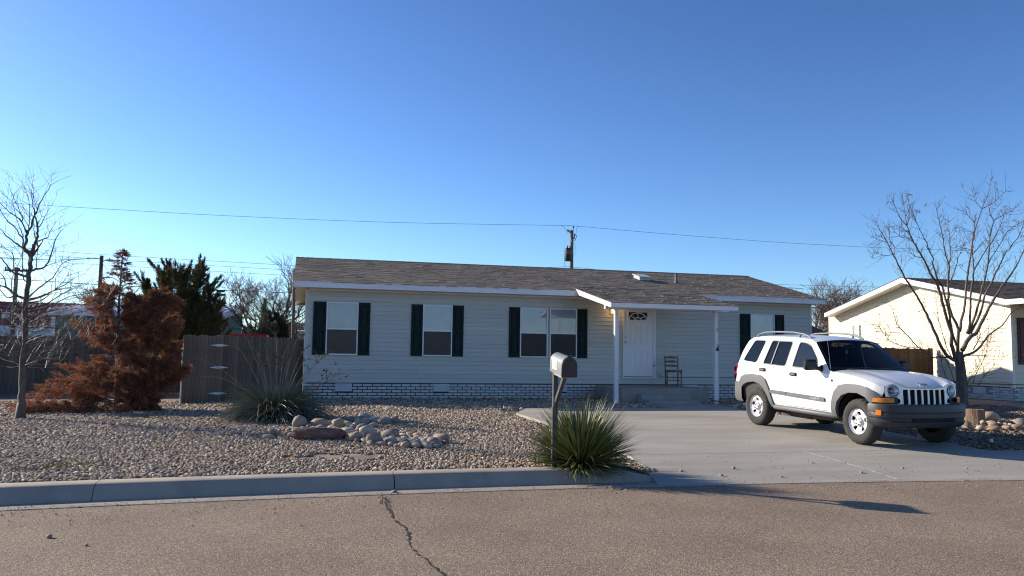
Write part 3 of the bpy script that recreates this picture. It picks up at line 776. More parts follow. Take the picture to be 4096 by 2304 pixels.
def panel_geo(poly, holes=(), step=.06):
    """triangulated flat panel in 2D with holes; returns points, triangles, boundary loops"""
    poly = resample(poly, step); holes = [resample(h, step) for h in holes]
    pts = [Vector(p) for p in poly]; edges = [(i, (i+1) % len(poly)) for i in range(len(poly))]
    for h in holes:
        o = len(pts); pts += [Vector(p) for p in h]; edges += [(o+i, o+(i+1) % len(h)) for i in range(len(h))]
    xs_ = [p[0] for p in poly]; ys_ = [p[1] for p in poly]
    def near(p):
        for q in pts[:len(edges)]:
            if (q.x-p[0])**2+(q.y-p[1])**2 < (step*.5)**2: return True
        return False
    y = min(ys_)+step*.5
    while y < max(ys_):
        x = min(xs_)+step*.5
        while x < max(xs_):
            if inside(poly, (x, y)) and not any(inside(h, (x, y)) for h in holes) and not near((x, y)): pts.append(Vector((x, y)))
            x += step
        y += step
    v, e, f, _, _, _ = delaunay_2d_cdt(pts, edges, [], 0, 1e-6)
    tri = []
    for t in f:
        c = ((v[t[0]].x+v[t[1]].x+v[t[2]].x)/3, (v[t[0]].y+v[t[1]].y+v[t[2]].y)/3)
        if inside(poly, c) and not any(inside(h, c) for h in holes): tri.append(tuple(t))
    return [(p.x, p.y) for p in v], tri
def panel(name, poly, fn, m_, parent, holes=(), step=.06, thick=0.0, smooth=30, fn2=None):
    """fn(a, b, off) gives the 3D point off metres proud of the surface; thick adds side skirts going in"""
    p, t = panel_geo(poly, holes, step); b = MB()
    vs = [fn(x, y, 0) for x, y in p]; fs = list(t)
    if thick:
        cnt = {}
        for q in t:
            for i in range(3):
                a, c = q[i], q[(i+1) % 3]; k = (min(a, c), max(a, c)); cnt[k] = cnt.get(k, 0)+1
        o = len(vs); vs += [fn(x, y, -thick) for x, y in p]
        for (a, c), k in cnt.items():
            if k == 1: fs.append((a, c, o+c, o+a))
        used = {i for q in fs for i in q}; mp = {}; v2 = []
        for i in sorted(used): mp[i] = len(v2); v2.append(vs[i])
        vs = v2; fs = [tuple(mp[i] for i in q) for q in fs]
    b.add(vs, fs); return b.build(name, m_, parent, smooth=smooth)
def side_fn(s, off=0.0):
    def f(x, z, d): return (x, s*(side_y(x, z)+off+d), z)
    return f
# hood and fender line shared by the side panels and the bonnet
def g_(u): return .30*u+.70*u**3
def z_end(v):
    a = abs(v)
    return .962+.052*max(0, min(1, (a-.58)/.14))*1.0-(.045*max(0, (a-.86)/.14) if a > .86 else 0)
def hood_z(u, v):
    zr = 1.135+.045*(1-v**4); k = abs(v)
    cre = .010*(max(0, min(1, (.52-k)/.05)))*min(1, u*5)*min(1, (1-u)*2.2)
    return zr+(z_end(v)-zr)*g_(u)+cre
def hood_x(u, v): return 2.08+(3.215-.11*v*v-2.08)*u-.05*(1-u)*(v*v)*0
fend = [(hood_x(u/10, 1), hood_z(u/10, 1)) for u in range(10, -1, -1)]
ARCH_F = [(2.16,.43),(2.18,.60),(2.30,.77),(2.47,.84),(2.67,.85),(2.84,.80),(2.95,.70)]
ARCH_R = [(-.45,.70),(-.37,.78),(-.22,.84),(-.02,.86),(.16,.83),(.30,.75),(.42,.60),(.50,.43)]
SIDE = ARCH_F+[(3.02,.71),(3.07,.78),(3.10,.86),(3.105,.92)]+fend+[(1.98,1.165),(1.70,1.42),(1.46,1.625),(1.32,1.67),(1.0,1.698),(.5,1.712),(-.15,1.705),(-.38,1.68),(-.50,1.61),(-.60,1.42),(-.68,1.19),(-.735,1.0),(-.74,.79),(-.5,.79)]+ARCH_R
FD = [(.935,.47),(1.97,.47),(1.99,.80),(1.985,1.02),(1.945,1.165),(1.68,1.405),(1.425,1.600),(1.25,1.648),(.955,1.665),(.925,1.15)]
RD = [(.905,.47),(.56,.47),(.46,.62),(.34,.80),(.20,.90),(.07,.97),(.05,1.05),(.07,1.17),(.165,1.655),(.935,1.666),(.895,1.15)]
FW = round_poly([(1.01,1.170),(1.72,1.150),(1.63,1.335),(1.365,1.570),(1.24,1.607),(1.04,1.622)], .05)
RW = round_poly([(.155,1.190),(.825,1.168),(.850,1.622),(.245,1.632)], .05)
QW = round_poly([(-.50,1.225),(-.05,1.195),(.06,1.630),(-.295,1.630)], .06)
def grow(poly, d):
    cx = sum(p[0] for p in poly)/len(poly); cy = sum(p[1] for p in poly)/len(poly)
    hx = max(p[0] for p in poly)-cx; hy = max(p[1] for p in poly)-cy
    return [(cx+(x-cx)*(1+d/hx), cy+(y-cy)*(1+d/hy)) for x, y in poly]
FDr, RDr = round_poly(FD, .05), round_poly(RD, .05)
# white shell: both flanks, roof, tail
shell = MB()
for s in (-1, 1):
    f = side_fn(s); p, t = panel_geo(SIDE, [grow(FDr, .005), grow(RDr, .005), QW], .07)
    shell.add([f(x, z, 0) for x, z in p], t)
    p, t = panel_geo(grow(QW, .0), [grow(QW, -.012)], .06); shell.add([f(x, z, -.012) for x, z in p], t)
n = 24
def roof_pt(i, j, off=0):
    x = 1.455-(1.455+.50)*i/n; v = -1+2*j/16
    zt = lerp_tab([(-.50,1.612),(-.38,1.682),(-.15,1.707),(.5,1.714),(1.0,1.70),(1.32,1.672),(1.46,1.627)], x)
    ye = side_y(x, zt)-.002
    return (x-(.05*(1-v*v) if i == n else 0)+(.06*(1-v*v) if i == 0 else 0), v*ye, zt+.048*(1-abs(v)**2.4)+off)
shell.add([roof_pt(i, j) for i in range(n+1) for j in range(17)], [(i*17+j, i*17+j+1, (i+1)*17+j+1, (i+1)*17+j) for i in range(n) for j in range(16)])
TX = [(.79,-.745),(1.0,-.74),(1.19,-.685),(1.42,-.605),(1.61,-.505)]
shell.add([(lerp_tab(TX, z)-.055*(1-v*v), v*(side_y(lerp_tab(TX, z), z)-.002), z) for z in (.79,1.0,1.19,1.3,1.42,1.61) for v in [-1+.25*k for k in range(9)]],
          [(i*9+j, i*9+j+1, i*9+j+10, i*9+j+9) for i in range(5) for j in range(8)])
body = shell.build('body', M['car_paint'], car, smooth=30)
lining = MB()
for s in (-1, 1):
    f = side_fn(s); p, t = panel_geo([(-.45,.5),(2.0,.5),(1.95,1.15),(1.44,1.60),(1.2,1.65),(-.3,1.65),(-.55,1.2)], [grow(FW, .01), grow(RW, .01), grow(QW, .01)], .12)
    lining.add([f(x, z, -.035) for x, z in p], t)
lining.add([roof_pt(i, j, -.03) for i in range(0, n+1, 4) for j in range(1, 17, 2)], [(i*8+j, i*8+j+1, (i+1)*8+j+1, (i+1)*8+j) for i in range(6) for j in range(7)])
lining.box(-.6, 3.0, -.74, .74, .34, .46).box(2.02, 2.10, -.72, .72, .46, 1.08)
lining.build('lining', M['trim_dark'], car)
# doors, glass, handles
for s in (-1, 1):
    f = side_fn(s)
    for nm, poly, win, hx, hz in (('front_door', FDr, FW, 1.085, 1.040), ('rear_door', RDr, RW, .19, 1.075)):
        d = panel('door', poly, side_fn(s, .0), M['car_paint'], car, [win], .06, thick=.03)
        gl = panel('window', grow(win, .004), side_fn(s, -.012), TINT if nm == 'rear_door' else CLEAR, d, (), .08)
        panel('window_seal', grow(win, .011), side_fn(s, .0025), M['black_plastic'], d, [grow(win, -.008)], .07)
        hb = MB().box(hx-.09, hx+.09, -.02, .034, hz-.031, hz+.031, ch=.016)
        hb.v = [(x, s*(side_y(x, z)+y), z) for x, y, z in hb.v]; hb.build('door_handle', M['bumper'], d, smooth=40)
        if nm == 'rear_door':
            panel('window_bar', [(.385,1.185),(.41,1.184),(.455,1.628),(.43,1.628)], side_fn(s, .001), M['car_grey'], d, (), .1)
    panel('window', grow(QW, .002), side_fn(s, -.010), TINT, car, (), .08)
    # side moulding and its lettering, sill tube
    panel('side_moulding', round_poly([(.915,.640),(1.915,.618),(1.93,.650),(1.915,.690),(.915,.708)], .02), side_fn(s, .022), M['car_grey'], car, (), .08, thick=.022)
    panel('side_moulding', round_poly([(.44,.655),(.905,.643),(.905,.708),(.40,.715)], .02), side_fn(s, .022), M['car_grey'], car, (), .08, thick=.022)
    MB().tube([(.46, s*.80, .40), (.55, s*.845, .405), (1.3, s*.85, .405), (2.10, s*.845, .405), (2.17, s*.80, .40)], [.03,.045,.045,.045,.03], 10).build('sill', M['car_grey'], car, smooth=True)
    # wheel-arch flares
    fo = [(2.075,.40),(2.085,.60),(2.15,.80),(2.27,.925),(2.45,.965),(2.68,.968),(2.88,.935),(3.00,.88),(3.085,.795)]
    fi = [(2.99,.79),(2.985,.70),(2.955,.68),(2.86,.775),(2.69,.83),(2.50,.822),(2.34,.765),(2.23,.655),(2.19,.54),(2.18,.40)]
    panel('arch_flare', fo+fi, side_fn(s, .030), M['car_grey'], car, (), .05, thick=.07, smooth=25)
    fo = [(.545,.40),(.49,.55),(.41,.74),(.30,.90),(.16,.965),(-.10,.975),(-.32,.955),(-.44,.91),(-.52,.80)]
    fi = [(-.52,.70),(-.43,.70),(-.35,.765),(-.22,.81),(-.04,.835),(.14,.805),(.28,.72),(.38,.58),(.45,.40)]
    panel('arch_flare', fo+fi, side_fn(s, .030), M['car_grey'], car, (), .05, thick=.07, smooth=25)
    # wheel wells
    for cx in (0, 2.67):
        b = MB(); k = 20
        for i in range(k+1):
            a = rad(2+176*i/k)
            for y in (.50, .84): b.v.append((cx+.47*math.cos(a), s*y, .3675+.47*math.sin(a)))
            b.v.append((cx, s*.50, .3675))
        for i in range(k):
            b.f += [(i*3, i*3+1, i*3+4, i*3+3), (i*3, i*3+3, i*3+2)]; b.mi += [0, 0]
        b.build('wheel_well', M['dark'], car, fixn=False)
    # tail lamp
    b = MB()
    for z in (1.05, .90): b.lathe([(0,.055),(.05,.045),(.078,.01),(.082,-.05)], 14, Matrix.Translation((-.70, s*.775, z)) @ Matrix.Rotation(rad(-s*-62 if s < 0 else -62), 4, 'X' if 0 else 'X') @ Matrix.Rotation(rad(-25), 4, 'Y'))
    b.box(-.765, -.665, s*.775-.045, s*.775+.045, .82, 1.13, ch=.02); b.build('tail_lamp', M['lens_red'], car, smooth=40)
    # mirror
    b = MB().box(-.06, .055, -.125, .115, -.095, .095, M=Matrix.Translation((1.735, s*1.025, 1.235)) @ Matrix.Rotation(rad(s*8), 4, 'Z'), ch=.034)
    b.tube([(1.80, s*.835, 1.155), (1.79, s*.90, 1.175), (1.76, s*.97, 1.20)], [.045,.036,.036], 8).prism([(1.70,1.13),(1.86,1.13),(1.80,1.24),(1.74,1.22)], s*.825, s*.852, 'y')
    mr = b.build('wing_mirror', M['black_plastic'], car, smooth=40)
    # roof rail
    b = MB().tube([(-.36, s*.60, 1.70), (-.28, s*.60, 1.745), (-.10, s*.60, 1.785), (.3, s*.595, 1.80), (.75, s*.59, 1.795), (1.02, s*.585, 1.765), (1.16, s*.585, 1.725), (1.22, s*.585, 1.695)], [.016,.017,.018,.018,.018,.019,.022,.018], 8)
    for x in (-.26, .95): b.tube([(x-.03, s*.60, 1.70), (x, s*.598, 1.765)], [.022,.014], 6)
    b.build('roof_rail', M['car_grey'], car, smooth=True)
# windscreen, cowl, bonnet
def ws(u, v, off=0):
    y0, y1 = side_y(1.455, 1.63)-.01, side_y(1.98, 1.165)-.012
    return (1.465+(1.99-1.465)*u+(.065+.05*u)*(1-v*v)+off*.7, v*(y0+(y1-y0)*u), 1.632+.046*(1-u)*(1-abs(v)**2.4)-(1.632-1.16)*u+.0*(1-v*v)+off*.7)
wn = MB().add([ws(.03+.94*i/10, -.965+1.93*j/16) for i in range(11) for j in range(17)], [(i*17+j, i*17+j+1, i*17+j+18, i*17+j+17) for i in range(10) for j in range(16)]).build('windscreen', glass('windscreen_glass', (.30,.32,.31), .022, .01), car, smooth='all')
b = MB()
def strip(u0, u1, v0, v1, k):
    for i in range(k):
        a, c = i/k, (i+1)/k
        if v1-v0 > u1-u0: b.add([ws(u0, v0+(v1-v0)*a, .004), ws(u0, v0+(v1-v0)*c, .004), ws(u1, v0+(v1-v0)*c, .004), ws(u1, v0+(v1-v0)*a, .004)], [(0,1,2,3)])
        else: b.add([ws(u0+(u1-u0)*a, v0, .004), ws(u0+(u1-u0)*c, v0, .004), ws(u0+(u1-u0)*c, v1, .004), ws(u0+(u1-u0)*a, v1, .004)], [(0,1,2,3)])
strip(0, .05, -1, 1, 16); strip(.90, 1.02, -1, 1, 16); strip(.05, .90, -1, -.94, 8); strip(.05, .90, .94, 1, 8)
b.build('windscreen_seal', M['black_plastic'], car, fixn=False)
b = MB()
for y0, y1 in ((-.55,.02),(.08,.62)): b.tube([(2.09, y0, 1.19), (2.07, (y0+y1)/2, 1.205), (2.03, y1, 1.215)], .008, 5)
b.box(2.0, 2.14, -.70, .70, 1.10, 1.145).build('wiper', M['black_plastic'], car)
U, V = 18, 24
hd = MB().add([(hood_x(i/U, -1+2*j/V), (-1+2*j/V)*(side_y(hood_x(i/U, -1+2*j/V), hood_z(i/U, 1))-.003), hood_z(i/U, -1+2*j/V)+.001) for i in range(U+1) for j in range(V+1)],
    [(i*(V+1)+j, i*(V+1)+j+1, (i+1)*(V+1)+j+1, (i+1)*(V+1)+j) for i in range(U) for j in range(V)])
o_ = len(hd.v); last = [U*(V+1)+j for j in range(V+1)]
hd.v += [(hd.v[i][0]-.02, hd.v[i][1]*.99, hd.v[i][2]-.03) for i in last]
for j in range(V): hd.f.append((last[j], last[j+1], o_+j+1, o_+j)); hd.mi.append(0)
hood = hd.build('bonnet', M['car_paint'], car, smooth=30)
# grille panel with seven slots, lamps
def face(y, z, d): return (3.210-.085*(y/.72)**2-(z-.66)*.07+d, y, z)
half = [(.0,.655),(.57,.655),(.645,.72),(.715,.80),(.742,.90),(.72,.965),(.66,1.005),(.585,1.015),(.50,.995),(.45,.968),(.40,.955),(0,.955)]
outline = half+[(-y, z) for y, z in half[-2:0:-1]]
slots = [round_poly([(c-.046,.684),(c+.046,.684),(c+.048,.918),(c-.048,.918)], .022, 3) for c in [-.381+.127*i for i in range(7)]]
circ = lambda cy, cz, r, k=20: [(cy+r*math.cos(2*math.pi*i/k), cz+r*math.sin(2*math.pi*i/k)) for i in range(k)]
holes = slots+[circ(s*.515, .735, .038, 14) for s in (-1, 1)]+[circ(s*.60, .893, .103, 28) for s in (-1, 1)]
gr = panel('grille', outline, lambda y, z, d: face(y, z, d), M['car_paint'], car, holes, .035, thick=.014, smooth=25)
MB().add([face(-.70+1.4*j/10, z, -.045) for z in (.66, .95) for j in range(11)], [(j, j+1, j+12, j+11) for j in range(10)]).build('grille_mesh', M['dark'], gr, fixn=False)
for s in (-1, 1):
    x0 = face(s*.60, .893, 0)[0]; Mx = Matrix.Translation((x0, s*.60, .893)) @ Matrix.Rotation(rad(90-6), 4, 'Y') @ Matrix.Rotation(0, 4, 'Z')
    Mx = Matrix.Translation((x0, s*.60, .893)) @ Matrix.Rotation(rad(s*17), 4, 'Z') @ Matrix.Rotation(rad(84), 4, 'Y')
    hl = MB().lathe([(.104,.006),(.098,.016),(.092,.004),(.085,-.03),(.03,-.055),(.0,-.058)], 24, Mx).build('headlamp', M['reflector'], car, smooth=60)
    MB().lathe([(.097,.004),(.085,.022),(.05,.038),(.0,.044)], 24, Mx).build('lens', LENS, hl, smooth='all')
    MB().lathe([(.0,-.02),(.022,-.025),(.03,-.06)], 10, Mx).box(-.01, .01, -.08, .08, -.055, -.05, M=Mx).build('bulb', M['metal_grey'], hl)
    MB().lathe([(.038,.0),(.03,-.03),(.0,-.035)], 14, Matrix.Translation((face(s*.515,.735,0)[0], s*.515, .735)) @ Matrix.Rotation(rad(90), 4, 'Y')).build('vent_ring', M['black_plastic'], gr)
def wrap(name, path, rows, m_, parent, s=1, sm=40, z_top=None):
    """rows (z, inset) swept round a plan path of (x, y)"""
    b = MB(); N = len(path); P_ = [Vector(p) for p in path]
    for i in range(N):
        t = (P_[min(i+1, N-1)]-P_[max(i-1, 0)]).normalized(); nn = Vector((t.y, -t.x))
        for z, ins in rows: q = P_[i]-nn*ins; b.v.append((q.x, q.y, z))
    k = len(rows)
    for i in range(N-1):
        for j in range(k-1): b.f.append((i*k+j, (i+1)*k+j, (i+1)*k+j+1, i*k+j+1)); b.mi.append(0)
    return b.build(name, m_, parent, smooth=sm)
hp = [(2.925,-.905),(3.05,-.900),(3.14,-.868),(3.23,-.80),(3.30,-.70),(3.35,-.55),(3.39,-.3),(3.40,0)]
fp = hp+[(x, -y) for x, y in hp[-2::-1]]
bump = wrap('front_bumper', fp, [(.69,.16),(.70,.05),(.688,.008),(.66,.0),(.575,-.004),(.565,.004),(.555,-.004),(.49,-.002),(.475,.018),(.435,.022),(.42,.004),(.36,.022),(.325,.07),(.31,.20)], M['bumper'], car)
MB().box(3.36, 3.383, -.42, .42, .436, .474).build('air_intake', M['dark'], bump)
ap = [(2.985,-.872),(3.06,-.845),(3.13,-.80),(3.185,-.73),(3.21,-.645)]
for s in (-1, 1):
    q = [(x, y if s < 0 else -y) for x, y in ap]; q = q if s < 0 else q[::-1]
    wrap('turn_signal', q, [(.712,.03),(.714,.0),(.782,.003),(.785,.04)], M['lens_amber'], car)
    wrap('signal_recess', [(2.98, s*.84), (3.1, s*.79), (3.17, s*.70), (3.2, s*.55)][::(1 if s < 0 else -1)], [(.66,.02),(.80,.02)], M['black_plastic'], car)
    q = [(3.085,-.893),(3.13,-.875),(3.16,-.857)]; q = [(x, y if s < 0 else -y) for x, y in q]; q = q if s < 0 else q[::-1]
    wrap('side_reflector', q, [(.515,-.001),(.518,-.007),(.598,-.007),(.60,-.001)], M['lens_orange'], car)
rp = [(-.43,-.905),(-.58,-.900),(-.70,-.87),(-.80,-.78),(-.86,-.6),(-.89,-.3),(-.90,0)]
rp = rp+[(x, -y) for x, y in rp[-2::-1]]
wrap('rear_bumper', rp[::-1], [(.795,.14),(.80,.04),(.785,.005),(.62,.0),(.48,.012),(.42,.05),(.40,.2)], M['car_grey'], car)
# underside: floor, sills, axles, exhaust
b = MB().box(-.75, 3.1, -.50, .50, .30, .40).box(-.6, .55, -.3, .3, .24, .32).tube([(0,-.7,.36),(0,.7,.36)], .05, 8).tube([(2.67,-.7,.36),(2.67,.7,.36)], .04, 8)
b.tube([(2.3,-.35,.30),(1.2,-.38,.27),(.4,-.45,.29),(-.8,-.45,.33)], .035, 8).lathe([(0,.3),(.09,.28),(.09,-.28),(0,-.3)], 12, Matrix.Translation((.75,-.40,.30)) @ Matrix.Rotation(rad(90), 4, 'Y')).box(.9, 1.9, -.72, -.45, .30, .38)
b.build('underbody', mat('dusty_underside', (.045,.042,.038), (.09,.075,.06), 5, .9), car)
# cabin
for y in (-.38, .38):
    for x in (1.15, .25):
        b = MB().box(x-.22, x+.26, y-.24, y+.24, .62, .80, ch=.05)
        b.box(-.08, .08, -.23, .23, 0, .62, M=Matrix.Translation((x-.22, y, .74)) @ Matrix.Rotation(rad(-14), 4, 'Y'), ch=.05).box(-.05, .05, -.13, .13, .64, .82, M=Matrix.Translation((x-.22, y, .74)) @ Matrix.Rotation(rad(-14), 4, 'Y'), ch=.04)
        b.build('seat', M['trim_dark'], car, smooth=40)
MB().box(1.68, 2.02, -.76, .76, .80, 1.12, ch=.05).build('dashboard', M['trim_dark'], car)
stw = MB().lathe([(.185+.016*math.cos(a), .016*math.sin(a)) for a in [2*math.pi*i/8 for i in range(8)]], 20, Matrix.Translation((1.55, .38, 1.06)) @ Matrix.Rotation(rad(-62), 4, 'Y'), close=True)
stw.box(-.02, .02, -.18, .18, -.01, .01, M=Matrix.Translation((1.55, .38, 1.06)) @ Matrix.Rotation(rad(-62), 4, 'Y')).build('steering_wheel', M['black_plastic'], car, smooth=40)
MB().box(1.50, 1.53, -.12, .12, 1.525, 1.59, ch=.01).box(1.52, 1.56, -.01, .01, 1.56, 1.64).build('rear_view_mirror', M['black_plastic'], car)
MB().box(1.535, 1.538, -.11, -.05, 1.43, 1.50).box(1.536, 1.5375, -.081, -.079, 1.32, 1.53).build('hanging_tag', mat('tag_card', (.62,.70,.72), rough=.6), car)
MB().tube([(1.985,-.815,1.13),(1.96,-.815,1.30),(1.90,-.815,1.68)], [.006,.003,.002], 5).lathe([(0,.03),(.016,.02),(.02,-.01)], 8, Matrix.Translation((1.985,-.815,1.13))).build('aerial', M['metal_grey'], car)
MB().lathe([(0,.012),(.03,.01),(.036,-.01)], 12, Matrix.Translation((2.085,-.868,.985)) @ Matrix.Rotation(rad(90), 4, 'X')).build('side_marker', M['black_plastic'], car)

# wheels
def make_tyre():
    b = MB(); n = 96
    prof = [(.200,.085),(.212,.102),(.235,.112),(.275,.120),(.310,.117),(.338,.104),(.352,.090),(.3655,.072),(.3675,.030),(.3675,-.030),(.3655,-.072),(.352,-.09),(.338,-.104),(.310,-.117),(.275,-.12),(.21,-.10),(.20,-.085)]
    for i, (r, h) in enumerate(prof):
        for k in range(n):
            rr_ = r
            if 5 <= i <= 12: 
                ph = (k+(2 if h < 0 else 0)) % 4
                rr_ = r-(.012 if ph in (0,) else 0) if i in (5,6,7,10,11,12) else r-(.010 if (k+(2 if i == 9 else 0)) % 4 == 0 else 0)
            a = 2*math.pi*k/n; b.v.append((rr_*math.cos(a), h, rr_*math.sin(a)))
    for i in range(len(prof)-1):
        for k in range(n): b.f.append((i*n+k, i*n+(k+1) % n, (i+1)*n+(k+1) % n, (i+1)*n+k)); b.mi.append(0)
    return b
def rim_h(r):
    return lerp_tab([(0,.098),(.055,.098),(.072,.090),(.085,.058),(.11,.058),(.135,.078),(.165,.082),(.182,.070),(.195,.092),(.206,.104)], r)
def make_wheel(x, y, s):
    t = make_tyre(); t.v = [(x+p[0], y+s*p[1], .3675+p[2]) for p in t.v]
    w_ = t.build('wheel', M['rubber'], car, smooth=35)
    hol = []
    for i in range(5):
        a0 = 2*math.pi*i/5+.3; q = []
        for r, da in ((.102,-.20),(.102,.20),(.168,.27),(.168,-.27)): q.append((r*math.cos(a0+da), r*math.sin(a0+da)))
        hol.append(round_poly(q, .022, 3))
    panel('rim', circ(0, 0, .206, 40), lambda a, c, d: (x+a, y+s*(rim_h(math.hypot(a, c))+d), .3675+c), M['rim'], w_, hol, .018, thick=.02, smooth=35)
    MB().lathe([(0,.03),(.20,.03)], 24, Matrix.Translation((x, y, .3675)) @ Matrix.Rotation(rad(-90*s), 4, 'X')).build('brake', M['dark'], w_)
    b = MB()
    for i in range(5):
        a0 = 2*math.pi*i/5; b.lathe([(0,.118),(.008,.116),(.012,.10),(.013,.088)], 8, Matrix.Translation((x+.048*math.cos(a0), y, .3675+.048*math.sin(a0))) @ Matrix.Rotation(rad(-90*s), 4, 'X'))
    b.build('wheel_nuts', M['metal_grey'], w_, smooth=True)
for x in (0.0, 2.67):
    for s in (-1, 1): make_wheel(x, s*.765, s)

# raised lettering
def text(name, body_, size, Mx, m_, parent, ext=.004, bold=0.0, align='CENTER', sx=1.0):
    cu = bpy.data.curves.new(name, 'FONT'); cu.body = body_; cu.size = size; cu.extrude = ext; cu.align_x = align; cu.align_y = 'CENTER'; cu.offset = bold; cu.resolution_u = 3
    to = bpy.data.objects.new(name, cu); C.objects.link(to)
    dg = bpy.context.evaluated_depsgraph_get(); me = bpy.data.meshes.new_from_object(to.evaluated_get(dg))
    bpy.data.objects.remove(to); me.materials.clear(); me.materials.append(m_)
    me.transform(Mx @ Matrix.Diagonal((sx, 1, 1, 1)))
    return link(name, me, parent)
text('lettering', 'LIBERTY', .055, Matrix.Translation((1.70, -side_y(1.7,.655)-.0235, .654)) @ Matrix.Rotation(rad(90), 4, 'X'), M['metal_grey'], car, .002, .001, sx=1.25)
_hz = hood_z(.93, 0); _hs = math.atan2(hood_z(.90, 0)-hood_z(.96, 0), hood_x(.96, 0)-hood_x(.90, 0))
text('badge', 'Jeep', .10, Matrix.Translation((hood_x(.93, 0)+.004, 0, _hz+.006)) @ Matrix.Rotation(rad(90), 4, 'Z') @ Matrix.Rotation(rad(90)-(math.pi/2-_hs), 4, 'X'), M['chrome'], car, .004, .003)

# ------------------------------------------------------------------ plants
def strips(P, D, L, W_, bend, rng, segs=2, wid_tip=.25):
    """many narrow leaf strips as numpy: base points P, directions D, lengths L, widths W_; bend pulls tips down"""
    n = len(P); D = D/np.linalg.norm(D, axis=1, keepdims=True)
    r = rng.normal(size=(n, 3)); side = np.cross(D, r); side /= np.linalg.norm(side, axis=1, keepdims=True)+1e-9
    V = []
    for i in range(segs+1):
        k = i/segs; c = P+D*(L*k)[:, None]; c[:, 2] -= bend*L*k*k
        wd = W_*(1-k)+W_*wid_tip*k if segs < 3 else W_*(1-(2*k-.8)**2*.6 if k < .8 else (1-k)*3+.02)
        V += [c-side*(wd/2)[:, None], c+side*(wd/2)[:, None]]
    V = np.stack(V, 1); k = V.shape[1]
    f = []
    for i in range(segs): f.append([2*i, 2*i+1, 2*i+3, 2*i+2])
    F = np.array(f)[None]+(np.arange(n)*k)[:, None, None]
    return V.reshape(-1, 3), F.reshape(-1, 4)

def blade_mesh(name, length, width, bend, m_, segs=6, fold=.35):
    """one sword leaf rising along +Z and bending towards +X"""
    b = MB(); a = 0; p = Vector((0, 0, 0)); st = length/segs
    for i in range(segs+1):
        k = i/segs; wd = width*(1 if k < .35 else max(.02, 1-((k-.35)/.65)**1.3)); t = Vector((math.sin(a), 0, math.cos(a))); nn = Vector((math.cos(a), 0, -math.sin(a)))
        b.v += [tuple(p+Vector((0, -wd/2, 0))+nn*(-wd*fold)), tuple(p), tuple(p+Vector((0, wd/2, 0))+nn*(-wd*fold))]
        p = p+t*st; a += bend/segs*(.5+k)
    for i in range(segs):
        for j in range(2): b.f.append((i*3+j, i*3+j+1, i*3+j+4, i*3+j+3)); b.mi.append(0)
    me = bpy.data.meshes.new(name); me.from_pydata(b.v, [], b.f); me.materials.append(m_); me.polygons.foreach_set('use_smooth', [True]*len(b.f)); me.update()
    return me
def rosette(root, m_, n_part, n_stuff, r0, lens, width, tilt_fn, bend_fn, seed, view, lenf=lambda t: 1):
    rr = random.Random(seed); arr = []
    for i in range(n_part+n_stuff):
        az = rr.uniform(0, 2*math.pi); t = tilt_fn(rr); L_ = rr.uniform(*lens)*lenf(t)
        d = Vector((math.sin(t)*math.cos(az), math.sin(t)*math.sin(az), math.cos(t)))
        arr.append((d.dot(view)*L_+rr.uniform(-.1,.1), az, t, L_, bend_fn(rr, t), rr.uniform(.75, 1.2), rr.uniform(-.5,.5), rr.random()))
    arr.sort(key=lambda q: -q[0])
    bends = sorted({round(q[4]*4)/4 for q in arr}); meshes = {k: blade_mesh('leaf', 1, width, k, m_) for k in bends}
    rest = MB()
    for i, (_, az, t, L_, bd, ws_, roll, rz) in enumerate(arr):
        me = meshes[round(bd*4)/4]
        base = Vector((r0*math.sin(t)*math.cos(az)*rz, r0*math.sin(t)*math.sin(az)*rz, r0*.5*math.cos(t)*rz))
        Mx = Matrix.Translation(base) @ Matrix.Rotation(az, 4, 'Z') @ Matrix.Rotation(t, 4, 'Y') @ Matrix.Rotation(roll, 4, 'Z') @ Matrix.Diagonal((L_, ws_, L_, 1))
        if i < n_part:
            o = link('leaf', me, root); o.matrix_basis = Mx
        else:
            rest.add([Mx @ v.co for v in me.vertices], [tuple(p.vertices) for p in me.polygons])
    if rest.v: rest.build('foliage', m_, root, smooth='all', fixn=False, kind='stuff')

M['yucca'] = mat('yucca_leaf', (.14,.165,.05), (.21,.225,.085), 3, .42, orand=.30, spec=.5)
M['hesper'] = mat('grey_green_leaf', (.15,.165,.115), (.24,.25,.18), 3, .42, orand=.35, spec=.5)
M['straw'] = mat('dry_straw', (.26,.20,.13), (.18,.13,.085), 8, .8)
view = Vector((-.30, -.90, .35)).normalized()
yuc = thing('yucca', 'round clump of stiff green sword leaves at the kerb in front of the mailbox', 'plant', (3.42, 9.74, .15))
rosette(yuc, M['yucca'], 298, 1150, .16, (.66,.93), .022, lambda r: math.acos(min(1, max(-.12, r.uniform(-.10, 1.0)**1.0)))*1.0, lambda r, t: r.uniform(.0,.25)+(.25 if t > 1.25 else 0), 5, view, lambda t: 1-.26*max(0, t-.55))
for k, a in enumerate((200, 235, 262, 285, 310, 330)):      # dead, drooping leaves hanging over the kerb
    o = link('dead_leaf', blade_mesh('dead_leaf', .78, .017, 1.5, M['straw']), yuc)
    o.matrix_basis = Matrix.Translation((0, -.08, .05)) @ Matrix.Rotation(rad(a), 4, 'Z') @ Matrix.Rotation(rad(62), 4, 'Y')
hes = thing('red_yucca', 'sprawling grey green plant with drooping narrow leaves and dry seed stalks', 'plant', (-.42, 16.35, .19))
rosette(hes, M['hesper'], 298, 1700, .42, (.70,1.15), .020, lambda r: math.acos(r.uniform(.10, .97)), lambda r, t: r.uniform(.6,1.6)+(.5 if t > .9 else 0), 8, view, lambda t: .66+.40*math.sin(t))
